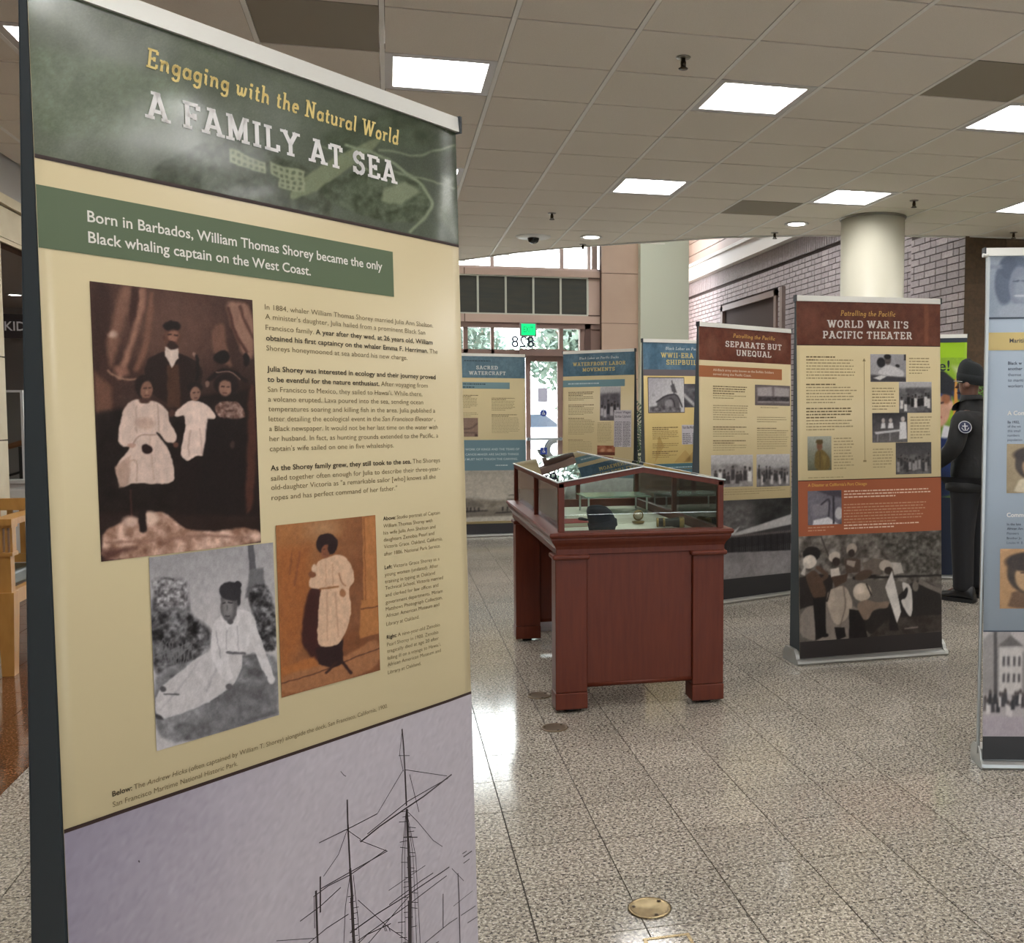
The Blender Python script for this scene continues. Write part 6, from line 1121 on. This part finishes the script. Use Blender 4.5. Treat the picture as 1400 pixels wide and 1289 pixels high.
for sx in (-1, 1):
    put('ear', MB().lathe([(.0, -.008), (.022, -.006), (.028, .002), (.02, .008), (.0, .006)], (sx * .084, .01, 1.64), 14, 'x'), M_SKIN, body)
    put('eye', MB().lathe([(.0, .108), (.006, .107), (.012, .10)], (sx * .03, 0, 1.672), 12, 'y', cap=False), mat('eye white', (220, 216, 210), .3), body)
put('mouth', MB().box(-.022, .022, .098, .112, 1.578, 1.588), mat('lips', (104, 54, 48), .5), body)
jv = [((0, 0, .84), (.21, .17)), ((0, 0, 1.05), (.18, .15)), ((0, -.01, 1.22), (.19, .15)), ((0, -.01, 1.37), (.19, .13)), ((0, 0, 1.45), (.155, .12)), ((0, .005, 1.53), (.10, .095)),
      ((-.20, -.005, 1.395), .082), ((-.27, .01, 1.17), .074), ((-.225, .17, 1.05), .058), ((-.19, .24, 1.02), .046), ((.20, -.005, 1.395), .082), ((.27, -.01, 1.15), .074), ((.265, .045, .96), .058), ((.258, .06, .91), .046)]
je = [(0, 1), (1, 2), (2, 3), (3, 4), (4, 5), (3, 6), (6, 7), (7, 8), (8, 9), (3, 10), (10, 11), (11, 12), (12, 13)]
jk = skin('jacket', jv, je, M_JK, per)
put('collar', MB().loft([[(r * math.cos(a), .006 + r * .9 * math.sin(a), z) for a in [2 * math.pi * i / 24 for i in range(24)]] for r, z in ((.135, 1.42), (.105, 1.47), (.092, 1.53), (.086, 1.565), (.076, 1.567), (.07, 1.51))], cap=False), M_JK, jk)
put('hem_band', MB().loft([[(r * math.cos(a), r * .82 * math.sin(a), z) for a in [2 * math.pi * i / 32 for i in range(32)]] for r, z in ((.20, .84), (.216, .85), (.216, .90), (.20, .91))], cap=False), M_JK, jk)
tv = [((0, 0, 1.02), (.17, .14)), ((-.095, 0, .84), .115), ((-.105, .01, .50), .092), ((-.105, -.005, .12), .080), ((-.105, 0, .07), .080), ((.095, 0, .84), .115), ((.115, .0, .50), .092), ((.13, -.02, .12), .080), ((.13, -.02, .07), .080)]
tr = skin('trousers', tv, [(0, 1), (1, 2), (2, 3), (3, 4), (0, 5), (5, 6), (6, 7), (7, 8)], M_TR, per)
for sx in (): put('side_stripe', MB().tube([(sx * .205, .0, .80), (sx * .2, .01, .62), (sx * .197, .012, .45), (sx * .19, 0, .2)], .006, 6), M_SHINE, tr)
M_BOOT = mat('black boot leather', (20, 20, 22), .35)
for x, y, lab in ((-.11, .0, 0), (.14, -.03, 0)):
    R = []
    for yy, w, h in ((-.10, .03, .06), (-.085, .045, .11), (-.03, .05, .13), (.03, .05, .11), (.09, .052, .07), (.15, .05, .055), (.185, .035, .04), (.2, .015, .03)):
        R.append([(x + w * math.cos(a), y + yy, .012 + max(0, h / 2 + h / 2 * math.sin(a))) for a in [2 * math.pi * i / 16 for i in range(16)]])
    bo = put('boot', MB().loft(R), M_BOOT, per); put('sole', MB().prism([(x - .04, y - .1), (x + .04, y - .1), (x + .055, y + .06), (x + .045, y + .17), (x, y + .205), (x - .045, y + .17), (x - .055, y + .06)], .001, .03), M_RUB, bo)
M_HAT = mat('black knit', (20, 24, 26), .85, bump=(200, .5))
hat = put('beanie', MB().loft([[(r * .92 * math.cos(a), .012 + r * 1.1 * math.sin(a), z + .018 * math.sin(a)) for a in [2 * math.pi * i / 28 for i in range(28)]] for r, z in ((.080, 1.662), (.092, 1.665), (.095, 1.70), (.092, 1.735), (.088, 1.76), (.078, 1.79), (.062, 1.812), (.04, 1.824), (.012, 1.828))]), M_HAT, per)
put('hat_fold', MB().loft([[(r * .92 * math.cos(a), .012 + r * 1.1 * math.sin(a), z + .018 * math.sin(a)) for a in [2 * math.pi * i / 28 for i in range(28)]] for r, z in ((.090, 1.65), (.097, 1.653), (.099, 1.69), (.096, 1.722), (.09, 1.722))], cap=False), M_HAT, hat)
gl = MB(); gl.tube([(-.083, .02, 1.665), (-.084, .10, 1.672), (-.05, .125, 1.672)], .0025, 6); gl.tube([(-.083, .02, 1.665), (-.086, -.01, 1.64)], .0025, 6); gl.tube([(.083, .02, 1.665), (.084, .10, 1.672), (.05, .125, 1.672)], .0025, 6)
put('eyeglasses', gl, mat('clear plastic frame', (190, 190, 186), .25), per)
# round shoulder patch on the left sleeve
pa = thing('tmp', 'x', 'x'); bpy.data.objects.remove(pa)
pm = put('shoulder_patch', MB().lathe([(.0, .006), (.046, .005), (.05, .0)], (0, 0, 0), 28, 'z'), mat('patch navy', (34, 40, 70), .6), jk, label='round navy and white sleeve patch')
pm.location = (-.272, -.062, 1.325); pm.rotation_euler = (math.radians(68), 0, math.radians(-52))
put('patch_border', MB().tube([(.046 * math.cos(a), .046 * math.sin(a), .007) for a in [2 * math.pi * i / 28 for i in range(29)]], .0028, 6), mat('patch white', (200, 200, 204), .6), pm)
put('patch_emblem', MB().box(-.004, .004, -.026, .03, .006, .009).box(-.02, .02, .004, .011, .006, .009).tube([(-.026, -.006, .008), (-.012, -.026, .008), (.012, -.026, .008), (.026, -.006, .008)], .003, 6), mat('patch white', (200, 200, 204), .6), pm)

# ================================================================ PLANTS
M_LEAF = mat('bright palm leaf', (96, 142, 62), .5, rnd=.2); M_LEAFD = mat('dark leaf', (44, 64, 46), .5, rnd=.2); M_POT = mat('dark planter', (40, 36, 34), .5); M_STEM = mat('leaf stem', (88, 104, 54), .6)
def palm(x, y, lab, h, n, leafm, seed, spread):
    r = random.Random(seed); t = thing('potted_palm', lab, 'plant', (x, y, 0))
    put('pot', MB().lathe([(.15, 0), (.2, .03), (.21, .32), (.225, .34), (.2, .35), (.19, .31), (.0, .30)], n=28, cap=False), M_POT, t); put('soil', MB().lathe([(.0, .31), (.19, .31)], n=24, cap=False), mat('soil', (46, 36, 28), .9), t)
    for k in range(n):
        a = 2 * math.pi * k / n + r.uniform(-.3, .3); hh = h * r.uniform(.7, 1.0); sp_ = spread * r.uniform(.6, 1.1); pts = []
        for i in range(9):
            q = i / 8; pts.append(Vector((math.cos(a) * sp_ * q ** 1.6, math.sin(a) * sp_ * q ** 1.6, .3 + (hh - .3) * (1.15 * q - .22 * q ** 3))))
        st_ = put('frond', MB().tube(pts, [.008 - .0007 * i for i in range(9)], 5), M_STEM, t); lf = MB()
        for i in range(14):
            q = .42 + .58 * i / 13; j = min(int(q * 8), 7); f = q * 8 - j; p = pts[j].lerp(pts[j + 1], f); tg = (pts[j + 1] - pts[j]).normalized(); sd = tg.cross(Vector((0, 0, 1))).normalized()
            for s_ in (-1, 1):
                ln = .20 * math.sin(math.pi * (.2 + .75 * (q - .42) / .58)) + .06; d = (sd * s_ * .8 + tg * .65 + Vector((0, 0, -.12))).normalized(); w = tg * .013; e = p + d * ln + Vector((0, 0, -.05 * ln / .2))
                mid = p + d * ln * .5 + Vector((0, 0, .008)); lf.poly([p - w * .4, mid - w, e, mid + w])
        put('leaflets', lf, leafm, st_)
palm(5.2, 8.35, 'bright green potted palm behind the guard, against the shaded brick wall', 2.05, 13, M_LEAF, 3, .6)
palm(3.35, 13.0, 'dark potted plant glimpsed between the two blue headed banners', 1.75, 12, M_LEAFD, 8, .5)

# ================================================================ LEFT EDGE: armchair, low wall, rails, sign
M_OAK = mat('honey oak', (196, 146, 78), .4, noise=(8, (180, 130, 66), (4, 4, 1))); M_CUSH = mat('dark green vinyl', (38, 52, 44), .35)
ch = thing('armchair', 'honey coloured oak armchair with a dark green seat at the left edge', 'chair', (-2.32, 6.38, 0))
for x, y in ((.28, -.28), (-.28, -.28)):
    put('leg', MB().hexa([(x - .03, y - .035, .0), (x + .03, y - .035, 0), (x + .03, y + .035, 0), (x - .03, y + .035, 0), (x - .045, y - .045, .46), (x + .045, y - .045, .46), (x + .045, y + .045, .46), (x - .045, y + .045, .46)]), M_OAK, ch)
    put('arm_post', MB().box(x - .03, x + .03, y - .03, y + .03, .46, .66), M_OAK, ch); put('arm_block', MB().box(x - .05, x + .045, y - .045, y + .05, .66, .68).box(x - .05, x + .045, y - .045, y + .05, .815, .83), M_OAK, ch)
    for k in range(4): put('slat', MB().box(x - .042 + k * .024, x - .03 + k * .024, y - .03, y + .03, .68, .815), M_OAK, ch)
for x in (.28, -.28):
    put('leg', MB().box(x - .03, x + .03, .24, .30, 0, .80), M_OAK, ch); put('armrest', MB().box(x - .055, x + .05, -.34, .32, .83, .865), M_OAK, ch); put('side_rail', MB().box(x - .02, x + .02, -.24, .24, .38, .46), M_OAK, ch); put('glide', MB().lathe([(.02, 0), (.02, .012)], (x, -.28, -.002), 10), M_RUB, ch)
put('front_rail', MB().box(-.24, .24, -.30, -.26, .38, .47), M_OAK, ch)
for a, b in ((.86, .93), (.55, .60)): put('back_rail', MB().box(-.25, .25, .25, .29, a, b), M_OAK, ch)
for k in range(7): put('slat', MB().box(-.22 + k * .066, -.19 + k * .066, .262, .278, .60, .86), M_OAK, ch)
bev(put('seat', MB().box(-.26, .26, -.27, .24, .46, .55), M_CUSH, ch), .02, 3)
t = struct('wall_left_low', MB().box(-3.6, -2.5, 10.0, 10.12, 0, .80), mat('white painted low wall', (222, 220, 216), .6)); put('wall_cap', MB().box(-3.62, -2.48, 9.97, 10.15, .80, .83), mat('white painted low wall', (222, 220, 216), .6), t)
put('raised_panel', MB().box(-3.29, -3.0, 9.985, 10.0, .12, .74).box(-2.96, -2.62, 9.985, 10.0, .12, .74), mat('cream raised panel', (232, 230, 224), .5), t)
t = thing('glass_screen', 'clear screen with thin white frame standing on the low white wall at far left', 'screen', (-3.2, 10.06, .83)); M_WF = mat('white screen frame', (224, 224, 222), .4)
put('frame', MB().box(-.35, .02, -.012, .012, .78, .80).box(-.002, .02, -.012, .012, 0, .78).box(-.35, -.33, -.012, .012, 0, .78), M_WF, t); put('pane', MB().box(-.33, -.002, -.003, .003, 0, .78), M_GL, t)
t = thing('handrail', 'sloping wooden stair handrail behind the white framed screen at far left', 'handrail', (-3.6, 10.9, 0)); put('rail', MB().tube([(-.3, 0, 1.0), (.9, 0, 1.38)], .028, 10), mat('brown handrail wood', (150, 100, 66), .4), t)
for k in range(4): put('baluster', MB().box(-.2 + k * .3, -.17 + k * .3, -.012, .012, .0, 1.0 + k * .095), mat('black iron', (30, 30, 32), .5), t)
put('lower_rail', MB().tube([(-.3, 0, .72), (.9, 0, 1.1)], .012, 6).tube([(-.3, 0, .3), (.9, 0, .68)], .012, 6), mat('black iron', (30, 30, 32), .5), t)
struct('wall_left_inner', MB().box(-7.3, -2.75, 13.8, 13.9, 0, 2.7), mat('grey inner wall', (150, 144, 140), .8))
t = thing('hanging_sign', 'dark sign board with white letters KIDS at the left edge', 'sign', (-3.3, 10.0, 2.09)); put('board', MB().box(-.1, .75, 0, .04, 0, .21), mat('dark brown board', (54, 46, 46), .5), t)
m = MB(); text_rows(m, FP(0, 0, 0), [('b', 'KIDS')], .012, .065, .215, .078, .003); put('lettering', m, M_WP, t)
for x in (-.05, .7): put('hanger', MB().box(x - .004, x + .004, .016, .024, .21, .61), M_BRONZE, t)
t = thing('downlight', 'small round lit downlight in the low soffit at the left edge', 'light', (-3.9, 12.2, 2.70)); put('trim_ring', MB().lathe([(.06, 0), (.085, -.003), (.09, -.01), (.07, -.014), (.06, -.008)], cap=False), M_WH, t); put('lens', MB().lathe([(.06, -.003), (.055, -.012), (.02, -.016)]), M_DL, t)

# ================================================================ OUTSIDE THE ENTRANCE
struct('ground_outside', MB().box(-30, 35, 18.7, 60, -.2, -.02), mat('pale pavement', (214, 214, 212), .8))
M_TRUNK = mat('street tree bark', (120, 108, 98), .9)
M_LF1 = mat('street tree leaf', (112, 134, 124), .6, rnd=.3)
def tree(x, y, lab, seed, zc=4.2, rad=1.5):
    r = np.random.default_rng(seed); t = thing('street_tree', lab, 'tree', (x, y, -.02), 0, 'street trees outside the entrance')
    tk = put('trunk', MB().tube([(0, 0, 0), (.05, 0, 1.5), (-.05, .05, 2.6), (.1, 0, 3.4)], [.14, .12, .09, .05], 8), M_TRUNK, t)
    for k in range(5): a = k * 1.3; put('branch', MB().tube([(0, 0, 1.8 + .15 * k), (math.cos(a) * .6, math.sin(a) * .6, 2.6 + .15 * k), (math.cos(a) * 1.1, math.sin(a) * 1.1, 3.5)], [.05, .035, .015], 6), M_TRUNK, tk)
    n = 2200; d = r.normal(size=(n, 3)); d /= np.linalg.norm(d, axis=1)[:, None]; rr = rad * r.random(n) ** .45; c = d * rr[:, None] * [1, .8, .75] + [0, 0, zc]
    cl = r.normal(size=(40, 3)) * [rad * .45, rad * .4, rad * .36]; cl = np.clip(cl, -rad * .85, rad * .85) + [0, 0, zc]; c = np.where(r.random((n, 1)) < .6, cl[r.integers(0, 40, n)] + np.clip(r.normal(size=(n, 3)) * .22, -.35, .35), c)
    a = r.normal(size=(n, 3)); a /= np.linalg.norm(a, axis=1)[:, None]; b = np.cross(a, r.normal(size=(n, 3))); b /= np.linalg.norm(b, axis=1)[:, None]; s = .11
    V = np.stack([c - a * s, c - b * s * .5, c + a * s, c + b * s * .5], 1).reshape(-1, 3); me = bpy.data.meshes.new('foliage'); me.from_pydata(V.tolist(), [], [tuple(range(4 * i, 4 * i + 4)) for i in range(n)]); put('foliage', me, M_LF1, t)
for k, (x, y, zc) in enumerate(((1.2, 24.6, 3.0), (4.6, 24.6, 3.0), (8.2, 25.0, 3.0), (-2.4, 25, 3.0), (2.9, 35.6, 3.4))): tree(x, y, ('leafy street tree outside, seen left of the exit sign', 'leafy street tree outside, seen above the entrance door', 'leafy street tree outside, hidden behind the beige pier', 'leafy street tree outside, hidden behind the tall green banner', 'leafy street tree farthest outside, seen between the two nearer trees through the door glass')[k], 20 + k, zc)
M_CAR = mat('pale blue car paint', (206, 214, 230), .2, coat=.6); M_CGL = mat('dark car window', (60, 70, 84), .1)
car = thing('car', 'pale parked car outside the entrance door, its front wheel in view', 'car', (3.35, 29.6, -.02))
prof = [(-2.1, .3), (-2.15, .6), (-2.0, .82), (-1.2, .92), (-.75, .95), (-.1, 1.38), (1.1, 1.42), (1.75, 1.0), (2.1, .92), (2.2, .55), (2.1, .28)]
ar = lambda cx: [(cx + .37 * math.cos(math.radians(a)), .32 + .37 * math.sin(math.radians(a))) for a in range(-6, 190, 14)]
pf = prof + [(x, max(z, .26)) for x, z in ar(1.35)] + [(x, max(z, .26)) for x, z in ar(-1.3)]
b = MB(); k0 = len(b.v); n = len(pf); b.loft([[(x, yy, z) for x, z in pf] for yy in (-.85, .85)], smooth=False); put('body_shell', b, M_CAR, car)
for yy in (-.856, .84): put('side_window', MB().loft([[(x, y_, z) for x, z in ((-.5, .98), (0, 1.32), (1.0, 1.35), (1.5, .98))] for y_ in (yy, yy + .016)], smooth=False), M_CGL, car)
for cx in (-1.3, 1.35):
    for yy in (-.8, .8):
        w_ = put('wheel', MB().lathe([(.2, -.1), (.3, -.1), (.33, -.07), (.33, .07), (.3, .1), (.2, .1)], (cx, yy, .33), 28, 'y'), M_RUB, car)
        put('hubcap', MB().lathe([(.0, -.11), (.19, -.105), (.2, -.09)], (cx, yy, .33), 20, 'y', cap=False).lathe([(.0, .11), (.19, .105), (.2, .09)], (cx, yy, .33), 20, 'y', cap=False), mat('alloy', (190, 194, 200), .3, metal=.8), w_)
bpy.data.objects.remove(_to)
